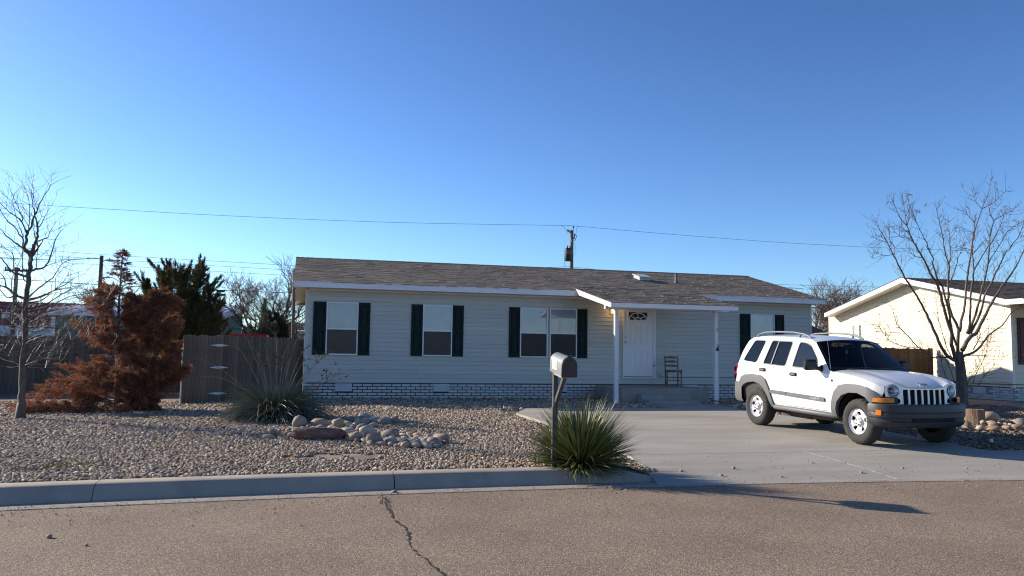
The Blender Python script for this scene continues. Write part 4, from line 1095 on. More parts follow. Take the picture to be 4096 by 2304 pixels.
STK = [(-1.55,.1,1.20),(-1.35,-.2,.85),(-.95,.2,1.55),(-.72,0,1.75),(-.55,.3,1.45),(-.30,-.1,1.50),(-.1,.2,1.72),(.12,0,1.35),(.35,.2,1.62),(.55,-.1,1.50),(.62,.3,1.25),(.85,.1,1.22),(1.05,-.2,1.35),(1.30,.2,.92),(1.25,-.3,.80),(-.45,-.3,1.2),(.2,-.3,1.15),(1.62,.1,1.0)]
rr = random.Random(31)
for dx, dy, h in STK:
    p0 = Vector((dx*.18, dy*.2, .25)); p3 = Vector((dx, dy, h)); p1 = p0+Vector((dx*.30, dy*.3, h*.52)); p2 = p1.lerp(p3, .55)+Vector((rr.uniform(-.08,.08), 0, .10))
    pts = [p0*(1-t)**3+p1*3*t*(1-t)**2+p2*3*t*t*(1-t)+p3*t**3 for t in [i/9 for i in range(10)]]
    b = MB().tube(pts, [.009-.006*i/9 for i in range(10)], 5); pods = MB()
    for k in range(rr.randint(2, 4)):
        i = rr.randint(4, 8); q = pts[i]; e = q+Vector((rr.uniform(-.22,.22), rr.uniform(-.12,.12), rr.uniform(.04,.24)))
        m2 = q.lerp(e, .5)+Vector((0, 0, .04)); b.tube([q, m2, e], [.005,.004,.002], 4)
        for u in (.35, .6, .8, .95, 1): 
            if rr.random() < .75:
                c = q.lerp(e, u)+Vector((rr.uniform(-.02,.02), rr.uniform(-.02,.02), rr.uniform(-.01,.03))); s = rr.uniform(.010,.018)
                pods.lathe([(0,s),(s*.8,s*.3),(s*.8,-s*.5),(0,-s)], 5, Matrix.Translation(c))
    st = b.build('seed_stalk', M['straw'], hes, smooth=True)
    if pods.v: pods.build('seed_pods', mat('seed_pod', (.045,.032,.025), rough=.8), st, kind='stuff')

def tree_part(name, pts, r0, r1, m_, parent, n=7, jit=0.0):
    k = len(pts)-1
    return MB().tube(pts, [r0+(r1-r0)*(i/k)**.8 for i in range(k+1)], n).build(name, m_, parent, smooth='all', fixn=False)
def smooth_path(pts, sub=3):
    P_ = [Vector(p) for p in pts]; out = []
    for i in range(len(P_)-1):
        a = P_[max(i-1, 0)]; b = P_[i]; c = P_[i+1]; d = P_[min(i+2, len(P_)-1)]
        for k in range(sub):
            t = k/sub; out.append(.5*((2*b)+(c-a)*t+(2*a-5*b+4*c-d)*t*t+(3*b-a-3*c+d)*t**3))
    out.append(P_[-1]); return out
def twig(b, p, d, L_, r, rr, up, depth, curl=.25, n=3):
    pts = [p]; q = p.copy(); k = 4
    for i in range(k):
        d = (d+Vector((rr.uniform(-curl,curl), rr.uniform(-curl,curl), rr.uniform(-curl,curl)*.6+up))).normalized(); q = q+d*(L_/k); pts.append(q.copy())
    b.tube(pts, [r*(1-.75*i/k) for i in range(k+1)], n, cap=False)
    if depth > 0:
        for i in range(rr.randint(1, 3)):
            j = rr.randint(1, k); dd = (d+Vector((rr.uniform(-1,1), rr.uniform(-1,1), rr.uniform(-.2,.8)))).normalized()
            twig(b, pts[j], dd, L_*rr.uniform(.35,.65), r*.6, rr, up, depth-1, curl, n)
    return pts
RT = [([(-0.25,0.0,1.35),(-0.54,-0.05,1.49),(-0.77,-0.1,1.69),(-1.02,-0.17,2.04),(-1.27,-0.24,2.4),(-1.46,-0.3,2.68),(-1.63,-0.34,2.88),(-1.91,-0.42,3.21),(-2.28,-0.51,3.6),(-2.46,-0.55,3.79),(-2.69,-0.62,4.09),(-2.84,-0.66,4.28),(-2.93,-0.69,4.39),(-3.14,-0.75,4.7),(-3.38,-0.75,5.04),(-3.5,-0.75,5.26)],0.055,0.008),
([(-0.22,0.0,1.41),(-0.47,-0.13,1.84),(-0.51,-0.2,2.11),(-0.75,-0.32,2.51),(-0.99,-0.44,2.91),(-1.26,-0.59,3.4),(-1.43,-0.66,3.63),(-1.66,-0.73,3.8),(-1.83,-0.8,4.01),(-1.96,-0.85,4.16),(-2.19,-0.93,4.4),(-2.49,-1.04,4.69),(-2.65,-1.1,4.87),(-2.79,-1.13,5.14),(-2.72,-1.13,5.34),(-2.7,-1.13,5.62),(-2.7,-1.13,5.88)],0.06,0.006),
([(-2.79,-1.13,5.14),(-2.86,-1.16,5.41),(-2.92,-1.18,5.72),(-2.95,-1.19,5.87)],0.012,0.005),
([(-2.8,-1.13,5.15),(-3.1,-1.22,5.36),(-3.26,-1.28,5.56),(-3.43,-1.35,5.8)],0.014,0.005),
([(-0.25,-0.1,1.8),(-0.49,-0.2,2.13),(-0.66,-0.33,2.51),(-0.86,-0.46,2.93),(-1.2,-0.64,3.48),(-1.51,-0.76,3.78),(-1.65,-0.84,4.03),(-1.75,-0.89,4.17),(-1.73,-0.92,4.26),(-1.95,-1.01,4.5),(-2.17,-1.11,4.76),(-2.34,-1.18,4.94),(-2.65,-1.31,5.28),(-2.79,-1.34,5.5)],0.04,0.006),
([(-0.15,-0.03,1.6),(-0.16,-0.08,2.22),(-0.19,-0.09,2.37),(-0.38,-0.11,2.67),(-0.54,-0.14,3.04),(-0.53,-0.16,3.35),(-0.56,-0.18,3.75),(-0.54,-0.21,4.08),(-0.56,-0.22,4.29),(-0.57,-0.22,4.28),(-0.68,-0.24,4.53),(-0.78,-0.27,4.98),(-0.9,-0.3,5.37),(-0.98,-0.31,5.65),(-1.03,-0.31,5.94)],0.05,0.006),
([(-0.59,-0.22,4.24),(-0.41,-0.15,4.49),(-0.33,-0.04,4.88),(-0.28,0.02,5.11),(-0.16,0.16,5.6)],0.018,0.005),
([(-0.52,-0.18,3.67),(-0.38,-0.14,3.84),(-0.15,-0.06,4.2),(-0.07,-0.03,4.33),(-0.01,-0.0,4.48),(0.29,0.08,4.87),(0.4,0.11,5.03)],0.02,0.006),
([(-0.11,-0.08,2.22),(0.09,0.01,2.71),(0.27,0.08,3.08),(0.47,0.2,3.78),(0.7,0.31,4.4),(0.81,0.36,4.66),(0.95,0.42,5.01),(1.1,0.48,5.35),(1.33,0.55,5.82),(1.57,0.62,6.2),(1.9,0.68,6.77),(2.04,0.68,7.27)],0.045,0.006),
([(0.21,0.0,2.17),(0.29,-0.06,2.44),(0.2,-0.22,3.27),(0.2,-0.32,3.78),(0.19,-0.37,4.03),(0.14,-0.42,4.3),(0.07,-0.49,4.64),(0.01,-0.57,5.04),(0.02,-0.65,5.45)],0.04,0.008),
([(0.2,-0.37,4.05),(0.46,-0.36,4.42),(0.74,-0.35,4.77),(1.02,-0.34,5.08),(1.25,-0.33,5.44),(1.43,-0.32,5.79),(1.55,-0.31,6.01)],0.02,0.006),
([(0.28,0.0,2.15),(0.45,-0.08,2.65),(0.57,-0.17,3.18),(0.63,-0.23,3.56),(0.7,-0.28,3.87),(0.75,-0.35,4.33),(0.74,-0.44,4.88),(0.78,-0.52,5.42),(0.81,-0.55,5.59),(0.65,-0.58,5.79),(0.59,-0.62,6.01)],0.042,0.006),
([(0.81,-0.55,5.59),(1.1,-0.62,5.76),(1.32,-0.68,5.87),(1.5,-0.74,6.04)],0.012,0.005),
([(0.36,0.0,2.17),(0.55,-0.18,2.76),(0.61,-0.34,3.34),(0.69,-0.4,3.52),(0.79,-0.51,3.89),(0.92,-0.63,4.26),(1.03,-0.73,4.61),(1.16,-0.79,4.75),(1.39,-0.93,5.18),(1.43,-1.04,5.55)],0.04,0.008),
([(0.73,-0.33,4.2),(0.84,-0.39,4.47),(1.15,-0.51,5.0),(1.3,-0.58,5.29),(1.55,-0.64,5.47),(1.8,-0.69,5.6)],0.018,0.006),
([(0.01,-0.03,1.66),(0.4,0.09,2.05),(0.73,0.17,2.2),(0.98,0.25,2.47),(1.35,0.37,2.85),(1.87,0.54,3.37),(2.31,0.66,3.77),(2.67,0.75,4.06),(3.04,0.86,4.42),(3.21,0.91,4.57),(3.57,1.02,4.98),(3.95,1.12,5.33),(4.27,1.19,5.73)],0.07,0.008),
([(-0.0,-0.03,1.46),(0.49,0.05,1.61),(0.88,0.12,1.83),(1.16,0.19,2.09),(1.33,0.23,2.2),(1.89,0.33,2.47),(2.36,0.43,2.88),(3.0,0.54,3.23),(3.43,0.62,3.47)],0.045,0.008),
([(0.51,0.07,1.69),(0.73,0.12,1.93),(0.88,0.17,2.14),(0.89,0.2,2.27)],0.02,0.012),
([(0.05,-0.03,1.39),(-0.12,0.0,1.34),(-0.33,0.05,1.41),(-0.62,0.11,1.45),(-0.91,0.17,1.44),(-1.11,0.23,1.59),(-1.3,0.28,1.73),(-1.66,0.35,1.74),(-2.03,0.43,1.86),(-2.17,0.47,1.92),(-2.31,0.52,2.13),(-2.45,0.59,2.4)],0.03,0.005),
([(-1.3,0.28,1.73),(-1.83,0.16,2.13),(-2.21,0.07,2.41),(-2.42,-0.02,2.81),(-2.52,-0.05,2.95)],0.018,0.005),
([(-1.83,0.16,2.13),(-2.28,0.11,2.16),(-2.68,0.07,2.13),(-2.89,0.04,2.29),(-3.01,0.02,2.38)],0.009,0.004),
([(-0.29,0.04,1.41),(-0.47,0.07,1.76),(-0.6,0.12,2.32),(-0.66,0.15,2.64),(-0.68,0.22,3.38)],0.014,0.005),
([(0.07,-0.01,1.5),(0.47,0.04,1.5),(0.96,0.09,1.51),(1.34,0.14,1.48),(1.87,0.2,1.5)],0.012,0.004),
([(1.57,0.62,6.2),(1.44,0.67,6.35),(1.37,0.75,6.68),(1.37,0.77,6.77)],0.01,0.004),
([(1.57,0.62,6.2),(1.98,0.7,6.39),(2.36,0.77,6.61),(2.76,0.86,6.9)],0.011,0.004),
([(0.02,-0.65,5.45),(-0.31,-0.74,5.66),(-0.5,-0.8,5.79)],0.01,0.004),
([(1.1,0.48,5.35),(0.86,0.49,5.45),(0.62,0.51,5.53)],0.01,0.004),
([(0.04,-0.49,4.66),(-0.22,-0.46,4.71),(-0.43,-0.43,4.75)],0.01,0.004),
([(0.08,-0.47,4.53),(0.45,-0.47,4.89),(0.71,-0.47,5.13)],0.012,0.004),
([(-2.91,-0.68,4.37),(-3.2,-0.73,4.32),(-3.39,-0.77,4.34),(-3.67,-0.82,4.44)],0.01,0.004),
([(-2.87,-0.68,4.36),(-2.84,-0.68,4.52),(-2.89,-0.68,4.66),(-3.02,-0.68,4.81),(-3.0,-0.69,5.01),(-3.06,-0.69,5.1)],0.012,0.004),
([(-3.14,-0.75,4.7),(-3.44,-0.82,4.75),(-3.81,-0.91,4.83)],0.01,0.004),
([(-2.55,-1.05,4.74),(-2.74,-0.98,4.82),(-2.88,-0.93,4.88),(-3.01,-0.86,5.02)],0.011,0.004),
([(-2.65,-1.1,4.87),(-2.8,-1.03,5.05),(-2.99,-0.97,5.16)],0.01,0.004),
([(-2.07,-0.89,4.29),(-2.32,-0.88,4.32),(-2.43,-0.88,4.39),(-2.6,-0.87,4.46)],0.012,0.004)]
RS = [([(-0.69,-0.15,0.77),(-0.76,-0.15,0.95),(-0.85,-0.16,1.21),(-0.89,-0.17,1.4)],0.012,0.006),
([(-0.44,-0.15,0.71),(-0.51,-0.13,1.01),(-0.66,-0.12,1.3),(-0.85,-0.1,1.6)],0.012,0.006),
([(0.06,-0.15,0.58),(0.06,-0.15,0.69),(0.32,-0.15,1.02),(0.6,-0.14,1.42)],0.011,0.005),
([(0.43,-0.15,0.59),(0.6,-0.14,0.81),(0.91,-0.12,1.07),(1.18,-0.11,1.26)],0.013,0.005),
([(0.23,-0.15,0.65),(0.38,-0.14,0.96),(0.7,-0.11,1.38),(0.88,-0.1,1.73),(1.07,-0.08,2.18)],0.011,0.005),
([(-0.44,-0.15,0.71),(-0.24,-0.15,0.83),(-0.13,-0.15,1.16),(-0.07,-0.15,1.39)],0.011,0.006)]
LT = [([(0.01,0.0,0.0),(0.01,-0.01,0.4),(-0.0,-0.02,0.81),(0.0,-0.04,1.21),(0.01,-0.05,1.48),(-0.01,-0.06,2.0),(-0.0,-0.07,2.24),(0.01,-0.08,2.54),(0.02,-0.08,2.78),(0.03,-0.08,2.94),(0.04,-0.08,3.06)],0.115,0.045),
([(0.04,-0.08,3.06),(-0.03,-0.09,3.13),(-0.09,-0.1,3.19),(-0.1,-0.1,3.22),(-0.06,-0.11,3.29),(-0.04,-0.13,3.48),(0.02,-0.14,3.61),(0.06,-0.16,3.79),(0.12,-0.18,3.94),(0.19,-0.2,4.11),(0.32,-0.23,4.38)],0.045,0.006),
([(0.04,-0.08,3.06),(0.08,-0.14,3.26),(0.08,-0.15,3.21),(0.13,-0.19,3.31),(0.16,-0.24,3.47),(0.17,-0.28,3.61),(0.13,-0.33,3.79),(0.11,-0.38,3.94),(0.08,-0.47,4.23)],0.04,0.006),
([(0.13,-0.19,3.32),(0.09,-0.15,3.44),(0.07,-0.13,3.52),(0.04,-0.09,3.67),(0.02,-0.03,3.87)],0.015,0.005),
([(0.17,-0.27,3.59),(0.21,-0.29,3.6),(0.26,-0.33,3.69),(0.32,-0.38,3.81),(0.39,-0.44,3.92)],0.013,0.005),
([(0.13,-0.19,3.31),(0.28,-0.19,3.38),(0.33,-0.19,3.42),(0.37,-0.19,3.55),(0.45,-0.19,3.72)],0.014,0.005),
([(0.17,-0.28,3.61),(0.17,-0.25,3.69),(0.19,-0.24,3.72),(0.21,-0.17,3.94)],0.01,0.004),
([(-0.11,-0.1,3.2),(-0.24,-0.16,3.29),(-0.35,-0.23,3.39),(-0.41,-0.26,3.47),(-0.49,-0.32,3.56)],0.018,0.006),
([(-0.11,-0.1,3.22),(-0.12,-0.09,3.38),(-0.19,-0.09,3.45),(-0.26,-0.08,3.57),(-0.39,-0.08,3.68),(-0.5,-0.07,3.83),(-0.57,-0.06,3.96)],0.018,0.005),
([(-0.05,-0.13,3.47),(-0.16,-0.1,3.7),(-0.25,-0.09,3.78),(-0.38,-0.08,3.87),(-0.56,-0.05,4.04),(-0.67,-0.04,4.17)],0.016,0.005),
([(-0.16,-0.1,3.7),(-0.14,-0.13,3.76),(-0.18,-0.19,3.89),(-0.25,-0.27,4.08),(-0.3,-0.34,4.23)],0.01,0.004),
([(-0.02,-0.13,3.52),(-0.02,-0.14,3.58),(-0.01,-0.17,3.86),(-0.04,-0.19,4.11),(-0.09,-0.21,4.28)],0.012,0.004),
([(-0.02,-0.14,3.6),(-0.17,-0.1,3.83),(-0.22,-0.08,3.91)],0.008,0.004),
([(-0.11,-0.09,3.41),(-0.17,-0.1,3.55),(-0.25,-0.11,3.77),(-0.33,-0.12,4.08)],0.01,0.004),
([(0.11,-0.18,3.94),(0.03,-0.14,4.14),(-0.02,-0.12,4.27)],0.008,0.004),
([(0.03,-0.08,2.76),(0.13,-0.11,2.8),(0.29,-0.16,2.85),(0.39,-0.21,3.01),(0.46,-0.28,3.26),(0.52,-0.33,3.41),(0.6,-0.37,3.53)],0.025,0.005),
([(0.14,-0.11,2.8),(0.15,-0.15,2.98),(0.17,-0.18,3.16),(0.16,-0.22,3.32)],0.01,0.004),
([(0.28,-0.16,2.85),(0.41,-0.2,2.9),(0.62,-0.27,2.98)],0.01,0.004),
([(0.02,-0.07,2.22),(0.25,-0.07,2.3),(0.38,-0.07,2.37),(0.47,-0.06,2.43),(0.61,-0.06,2.53),(0.77,-0.06,2.64)],0.028,0.005),
([(0.47,-0.06,2.44),(0.45,-0.01,2.61),(0.46,0.02,2.71),(0.56,0.09,2.88)],0.01,0.004),
([(0.47,-0.06,2.42),(0.72,-0.04,2.49),(0.88,-0.03,2.53)],0.01,0.004),
([(0.03,-0.07,2.27),(0.17,-0.01,2.45),(0.32,0.04,2.61),(0.39,0.07,2.68),(0.46,0.11,2.85),(0.54,0.14,2.98),(0.73,0.19,3.06)],0.018,0.005),
([(0.01,-0.07,2.18),(0.23,-0.09,2.21),(0.4,-0.11,2.35),(0.63,-0.15,2.6),(0.74,-0.17,2.83)],0.016,0.005),
([(-0.01,-0.06,2.06),(0.19,-0.01,2.1),(0.39,0.04,2.22),(0.61,0.1,2.41),(0.82,0.16,2.52)],0.02,0.005),
([(-0.01,-0.06,1.98),(0.25,-0.15,2.06),(0.48,-0.23,2.14),(0.81,-0.35,2.3),(1.04,-0.43,2.34)],0.02,0.005),
([(-0.01,-0.08,2.66),(-0.16,-0.11,2.7),(-0.24,-0.13,2.73),(-0.35,-0.16,2.87),(-0.45,-0.19,3.0),(-0.51,-0.21,3.08)],0.025,0.006),
([(-0.24,-0.13,2.73),(-0.25,-0.1,2.95),(-0.29,-0.08,3.1),(-0.4,-0.06,3.17),(-0.52,-0.04,3.27)],0.012,0.005),
([(-0.0,-0.08,2.57),(-0.07,-0.07,2.61),(-0.12,-0.02,2.84),(-0.15,0.03,3.15),(-0.16,0.06,3.32)],0.014,0.005),
([(-0.03,-0.07,2.25),(-0.19,-0.08,2.31),(-0.35,-0.09,2.45),(-0.45,-0.1,2.48),(-0.56,-0.11,2.56)],0.028,0.007),
([(-0.35,-0.09,2.45),(-0.36,-0.14,2.58),(-0.4,-0.18,2.67),(-0.47,-0.22,2.74)],0.014,0.005),
([(-0.2,-0.08,2.31),(-0.31,-0.11,2.25),(-0.43,-0.15,2.4),(-0.49,-0.17,2.45)],0.016,0.005),
([(-0.03,-0.06,2.06),(-0.17,-0.11,2.13),(-0.29,-0.14,2.16),(-0.45,-0.19,2.18)],0.02,0.006),
([(-0.25,-0.08,2.36),(-0.25,-0.13,2.59),(-0.19,-0.16,2.76),(-0.1,-0.2,3.0)],0.01,0.004),
([(-0.04,-0.06,1.99),(-0.16,-0.03,2.03),(-0.35,0.03,1.95),(-0.49,0.06,1.99)],0.018,0.005),
([(0.01,-0.06,1.88),(0.23,-0.12,1.96),(0.57,-0.21,2.06),(0.85,-0.29,2.19)],0.016,0.004),
([(0.0,-0.06,1.82),(0.16,0.0,1.83),(0.39,0.1,1.93),(0.59,0.17,1.96),(0.89,0.29,2.06)],0.015,0.004),
([(0.01,-0.05,1.7),(0.2,0.02,1.72),(0.5,0.13,1.71),(0.75,0.22,1.68),(0.95,0.31,1.85)],0.018,0.004),
([(-0.0,-0.05,1.35),(0.16,-0.11,1.4),(0.49,-0.23,1.47),(0.76,-0.33,1.52)],0.012,0.004),
([(-0.01,-0.04,1.24),(-0.15,-0.05,1.26),(-0.29,-0.07,1.3),(-0.45,-0.09,1.27)],0.014,0.004),
([(-0.01,-0.04,1.31),(-0.19,-0.04,1.41),(-0.38,-0.05,1.45)],0.012,0.004),
([(0.0,-0.04,1.24),(0.21,-0.12,1.24),(0.53,-0.24,1.21),(0.78,-0.34,1.24),(1.05,-0.44,1.27)],0.01,0.004)]
def traced_tree(name, label, base, limbs, bark, twm, seed, tw_len, tw_every, up, trunk=None, r_tw=.005, depth=1, droop=None, group=None):
    t = thing(name, label, 'tree', base, group=group); rr = random.Random(seed); b = MB()
    if trunk: tree_part('trunk', trunk[0], trunk[1], trunk[2], bark, t, 12)
    for pts, r0, r1 in limbs:
        P_ = smooth_path(pts); P_ = [p+Vector((rr.uniform(-1,1), rr.uniform(-1,1), rr.uniform(-1,1)))*min(.012, r0*.3) if 0 < i else p for i, p in enumerate(P_)]
        tree_part('branch', P_, r0, r1, bark if r0 > .016 else twm, t, 7 if r0 > .02 else 5)
        s = 0; n = len(P_)
        for i in range(1, n):
            s += (P_[i]-P_[i-1]).length
            if i/n > .22 and s > tw_every:
                s = rr.uniform(-.3,.3)*tw_every; a = (P_[i]-P_[i-1]).normalized(); sd = a.cross(Vector((rr.uniform(-1,1), rr.uniform(-1,1), rr.uniform(-.3,.3)))).normalized()
                for sg in ((1, -1) if rr.random() < .55 else (rr.choice((1, -1)),)):
                    twig(b, P_[i], (a*.7+sd*sg*.9+Vector((0,0,.15))).normalized(), tw_len*rr.uniform(.35,1.15)*(1-.35*i/n), r_tw*rr.uniform(.7,1.1), rr, up, depth)
        tip = P_[-1]; twig(b, tip, (P_[-1]-P_[-2]).normalized(), tw_len*.5, r1, rr, up, 1)
    b.build('twigs', twm, t, smooth='all', fixn=False, kind='stuff')
    return t
rt = traced_tree('bare_tree', 'leafless spreading tree with many upright limbs in front of the cream house', (19.355, 20.495, .2), RT+RS, M['bark_grey'], M['twig'], 3, .58, .115, .10,
    ([(.0,.0,-.1),(-.01,0,.05),(-.015,0,.3),(-.02,0,.8),(-.05,0,1.15),(-.09,0,1.40),(-.10,0,1.62)], .165, .125), .0085, 2)
b_ = MB(); rr = random.Random(14)                       # dry seed clusters left on the upper twigs
for k in range(46):
    q = rr.choice(RT)[0][-1]; c = Vector(q)+Vector((rr.uniform(-.35,.35), rr.uniform(-.4,.4), rr.uniform(-.6,.1)))
    for i in range(9):
        e = c+Vector((rr.uniform(-.09,.09), rr.uniform(-.09,.09), rr.uniform(-.07,.05))); b_.tube([c, e], [.003,.006], 3, cap=False)
b_.build('seed_clusters', mat('seed_cluster', (.17,.085,.07), rough=.9), rt, kind='stuff', fixn=False)
LT[0] = (LT[0][0], .072, .036)
lt = traced_tree('bare_tree', 'slender leafless young tree with pale trunk standing on the gravel', (-5.024, 17.087, .2), LT, M['bark_left'], M['twig_shiny'], 5, .75, .15, .05, ([(.0,.0,-.1),(0,0,.02),(0,0,.12),(0,0,.30)], .125, .068), .0055, 1)
b_ = MB(); rr = random.Random(77)                       # the dense low skirt of twigs
for k in range(105):
    a = rr.uniform(0, 2*math.pi); z = rr.uniform(.95, 2.1); p = Vector((.06*math.cos(a), .06*math.sin(a), z)); d = Vector((math.cos(a), math.sin(a), rr.uniform(-.15,.55)))
    twig(b_, p, d.normalized(), rr.uniform(.6, 1.5), .0055, rr, .035, 2, .22)
b_.build('twigs', M['twig_shiny'], lt, smooth='all', fixn=False, kind='stuff')

def leafy(name, parent, m_, blobs, leaf, wid, seed, bend=.1, kind='stuff', segs=2):
    """blobs: (p0, p1, radius, count): sprays of small strips round the axis p0-p1, pointing outwards along it"""
    rng = np.random.default_rng(seed); PP, DD = [], []
    for p0, p1, r, n in blobs:
        p0, p1 = np.array(p0, float), np.array(p1, float); t = rng.beta(1.6, 1.25, n)[:, None]
        ax = (p1-p0)/(np.linalg.norm(p1-p0)+1e-9); ofs = rng.normal(size=(n, 3))*.55*r*(1.05-t)**.55
        PP.append(p0+(p1-p0)*t+ofs); DD.append(ax*1.0+ofs/(r+.01)*.55+rng.normal(size=(n, 3))*.38)
    P_ = np.concatenate(PP); D = np.concatenate(DD); n = len(P_)
    v, f = strips(P_, D, rng.uniform(*leaf, n), rng.uniform(*wid, n), bend, rng, segs)
    return npmesh(name, v, f, m_, parent, False, kind)
RUST = [(.26,.105,.055),(.33,.145,.08),(.20,.078,.042),(.38,.175,.10),(.24,.095,.05),(.14,.058,.035),(.29,.12,.065),(.42,.21,.13)]
OLIVE = [(.060,.072,.024),(.090,.095,.030),(.045,.055,.02),(.12,.105,.035),(.075,.08,.03),(.13,.085,.036),(.054,.066,.026)]
M['rust'] = palette('rusty_needles', RUST, .85, trans=.25)
M['olive'] = palette('olive_needles', OLIVE, .8, trans=.2)
M['dkgreen'] = palette('dark_needles', [(.022,.032,.014),(.034,.044,.020),(.018,.026,.012),(.045,.055,.026),(.028,.038,.018)], .8, trans=.15)
M['lgreen'] = palette('grey_green_needles', [(.07,.085,.05),(.10,.11,.07),(.05,.065,.04),(.13,.13,.085),(.08,.09,.055)], .8, trans=.2)
# dead rust coloured cypress with two leaders
dc = thing('dead_cypress', 'dead rust brown conifer with drooping feathery branches on the gravel yard', 'tree', (-3.75, 19.3, .2))
rr = random.Random(12); bl, bl2, sk = [], [], MB()
for x0, ztop, prof in ((-.12, 3.56, [(.0,1.45),(.5,1.30),(1.0,1.08),(1.7,.86),(2.3,.62),(2.75,.50),(2.95,.22),(3.12,.10),(3.56,.03)]), (.70, 2.75, [(.0,.62),(.8,.74),(1.4,.80),(1.9,.66),(2.4,.36),(2.75,.06)])):
    tk = [(x0*.3,0,-.05),(x0*.7,0,.6),(x0,.02,1.5),(x0-.02,0,2.3),(x0,0,ztop)]
    tree_part('trunk', smooth_path(tk), .085, .008, M['bark_grey'], dc, 7)
    for k in range(170 if x0 < 0 else 110):
        z = rr.uniform(.02, 1)**1.15*ztop*.98; a = rr.uniform(0, 2*math.pi); R_ = lerp_tab(prof, z)*rr.uniform(.55, 1.0)*((.86 if math.cos(a) < .2 else .66) if x0 < 0 else .66)*(1+.24*math.sin(7.5*z+2*math.cos(a)))
        if x0 < 0 and z < .8 and math.cos(a) < -.3: R_ *= 1.10
        p0 = Vector((x0*min(1, z/.8+.3), 0, z)); rise = rr.uniform(.12,.5)*R_ if z > 1.2 else rr.uniform(-.12,.30)*R_
        p1 = p0+Vector((R_*math.cos(a), R_*math.sin(a)*.9, rise)); mid = p0.lerp(p1, .5)+Vector((0, 0, .12*R_))
        sk.tube([p0, mid, p1], [.016*(1-z/ztop*.6), .010, .003], 3, cap=False)
        thin = z > 2.55; d0 = (p1-p0).normalized()
        for j in range(4 if thin else 9):                # separate feathery sprays along every limb
            t_ = rr.uniform(.25 if not thin else .4, 1.0); q = p0.lerp(p1, t_)+Vector((0, 0, .12*R_*(1-abs(2*t_-1))))
            dd = (d0+Vector((rr.uniform(-.75,.75), rr.uniform(-.75,.75), rr.uniform(-.55,.35)))).normalized(); L_ = (.12+.30*R_)*rr.uniform(.5,1.1) if not thin else rr.uniform(.05,.16)
            (bl2 if thin else bl).append((q, q+dd*L_, .028+.03*R_ if not thin else .014, int(70 if not thin else 26)))
sk.build('branches', M['bark_grey'], dc, kind='stuff', fixn=False)
leafy('foliage', dc, M['rust'], bl, (.05,.11), (.008,.016), 3, .35, segs=1); leafy('foliage', dc, M['rust'], bl2, (.03,.07), (.008,.014), 4, .3, segs=1)
bp2 = thing('brush_pile', 'low heap of dead rust brown branches on the gravel beside the conifer', 'brush', (-4.95, 18.9, .19))
bl = []; rr = random.Random(3); sk = MB()
for k in range(60):
    p = Vector((rr.uniform(-.55,1.0), rr.uniform(-.35,.5), rr.uniform(.0,.06))); e = p+Vector((rr.uniform(-.45,.2), rr.uniform(-.3,.2), rr.uniform(.02,.22))); bl.append((p, e, .10, 110)); sk.tube([p, e], [.008,.003], 3, cap=False)
leafy('dead_sprays', bp2, M['rust'], bl, (.05,.11), (.009,.018), 6, .3); sk.build('sticks', M['bark_grey'], bp2, kind='stuff', fixn=False)
# green juniper behind the fence
ju = thing('juniper', 'big dark green juniper with upswept plumes behind the dead conifer', 'tree', (-3.45, 25.0, .2))
tips = [(-1.05,3.55,1),(-.85,3.25,1),(-.62,3.75,1),(-.42,3.55,0),(-.30,3.85,1),(-.05,3.80,0),(.12,3.65,0),(.30,3.70,0),(.50,4.12,1),(.66,4.0,1),(.80,3.55,1),(.98,3.45,1),(1.05,3.0,1),(1.12,2.75,0),(1.16,2.3,0),(1.02,1.9,0),(-1.15,2.8,1),(-1.0,2.4,0),(-.5,3.0,0),(.2,3.0,0),(.7,2.9,0),(.4,2.4,0),(-.2,2.4,0),(.9,2.3,0),(-.7,2.0,0),(.6,1.8,0),(.0,1.8,0)]
bl, blb, sk = [], [], MB(); rr = random.Random(18)
for x, z, thin in tips:
    for dy in ((0,) if thin else (-.5, .2)):
        p0 = Vector((x*.30, dy*.5, .7+rr.uniform(0,.6))); p1 = Vector((x, dy+rr.uniform(-.3,.3), z)); sk.tube([Vector((0,0,.3)), p0, p1], [.05,.035,.006], 4, cap=False)
        q = p0.lerp(p1, .45)
        bl.append((p0, p1.lerp(p0, .35), .40, 1500)); bl.append((q, p1, .10 if thin else .20, 620))
        for j in range(16):
            a = p0.lerp(p1, rr.uniform(.25,.92)); e = a+Vector((rr.uniform(-.26,.26)+x*.10, rr.uniform(-.3,.15), rr.uniform(.15,.42))); bl.append((a, e, .045, 120)); blb += [(a.lerp(e,.5), e+Vector((0,0,.03)), .035, 55)] if j % 2 else []
leafy('foliage', ju, M['olive'], bl, (.05,.12), (.012,.024), 8, .0)
leafy('bronze_tips', ju, palette('bronze_needles', [(.16,.085,.035),(.12,.07,.03),(.10,.075,.03),(.20,.11,.045)], .85, trans=.2), blb+[((1.05,-.4,1.45),(1.50,-.5,1.95),.07,350),((1.05,-.4,1.4),(1.58,-.5,1.65),.06,300),((1.1,-.4,1.5),(1.36,-.5,2.15),.05,260)], (.04,.09), (.010,.02), 9, .0)
sk.build('trunk', M['bark_grey'], ju, fixn=False)
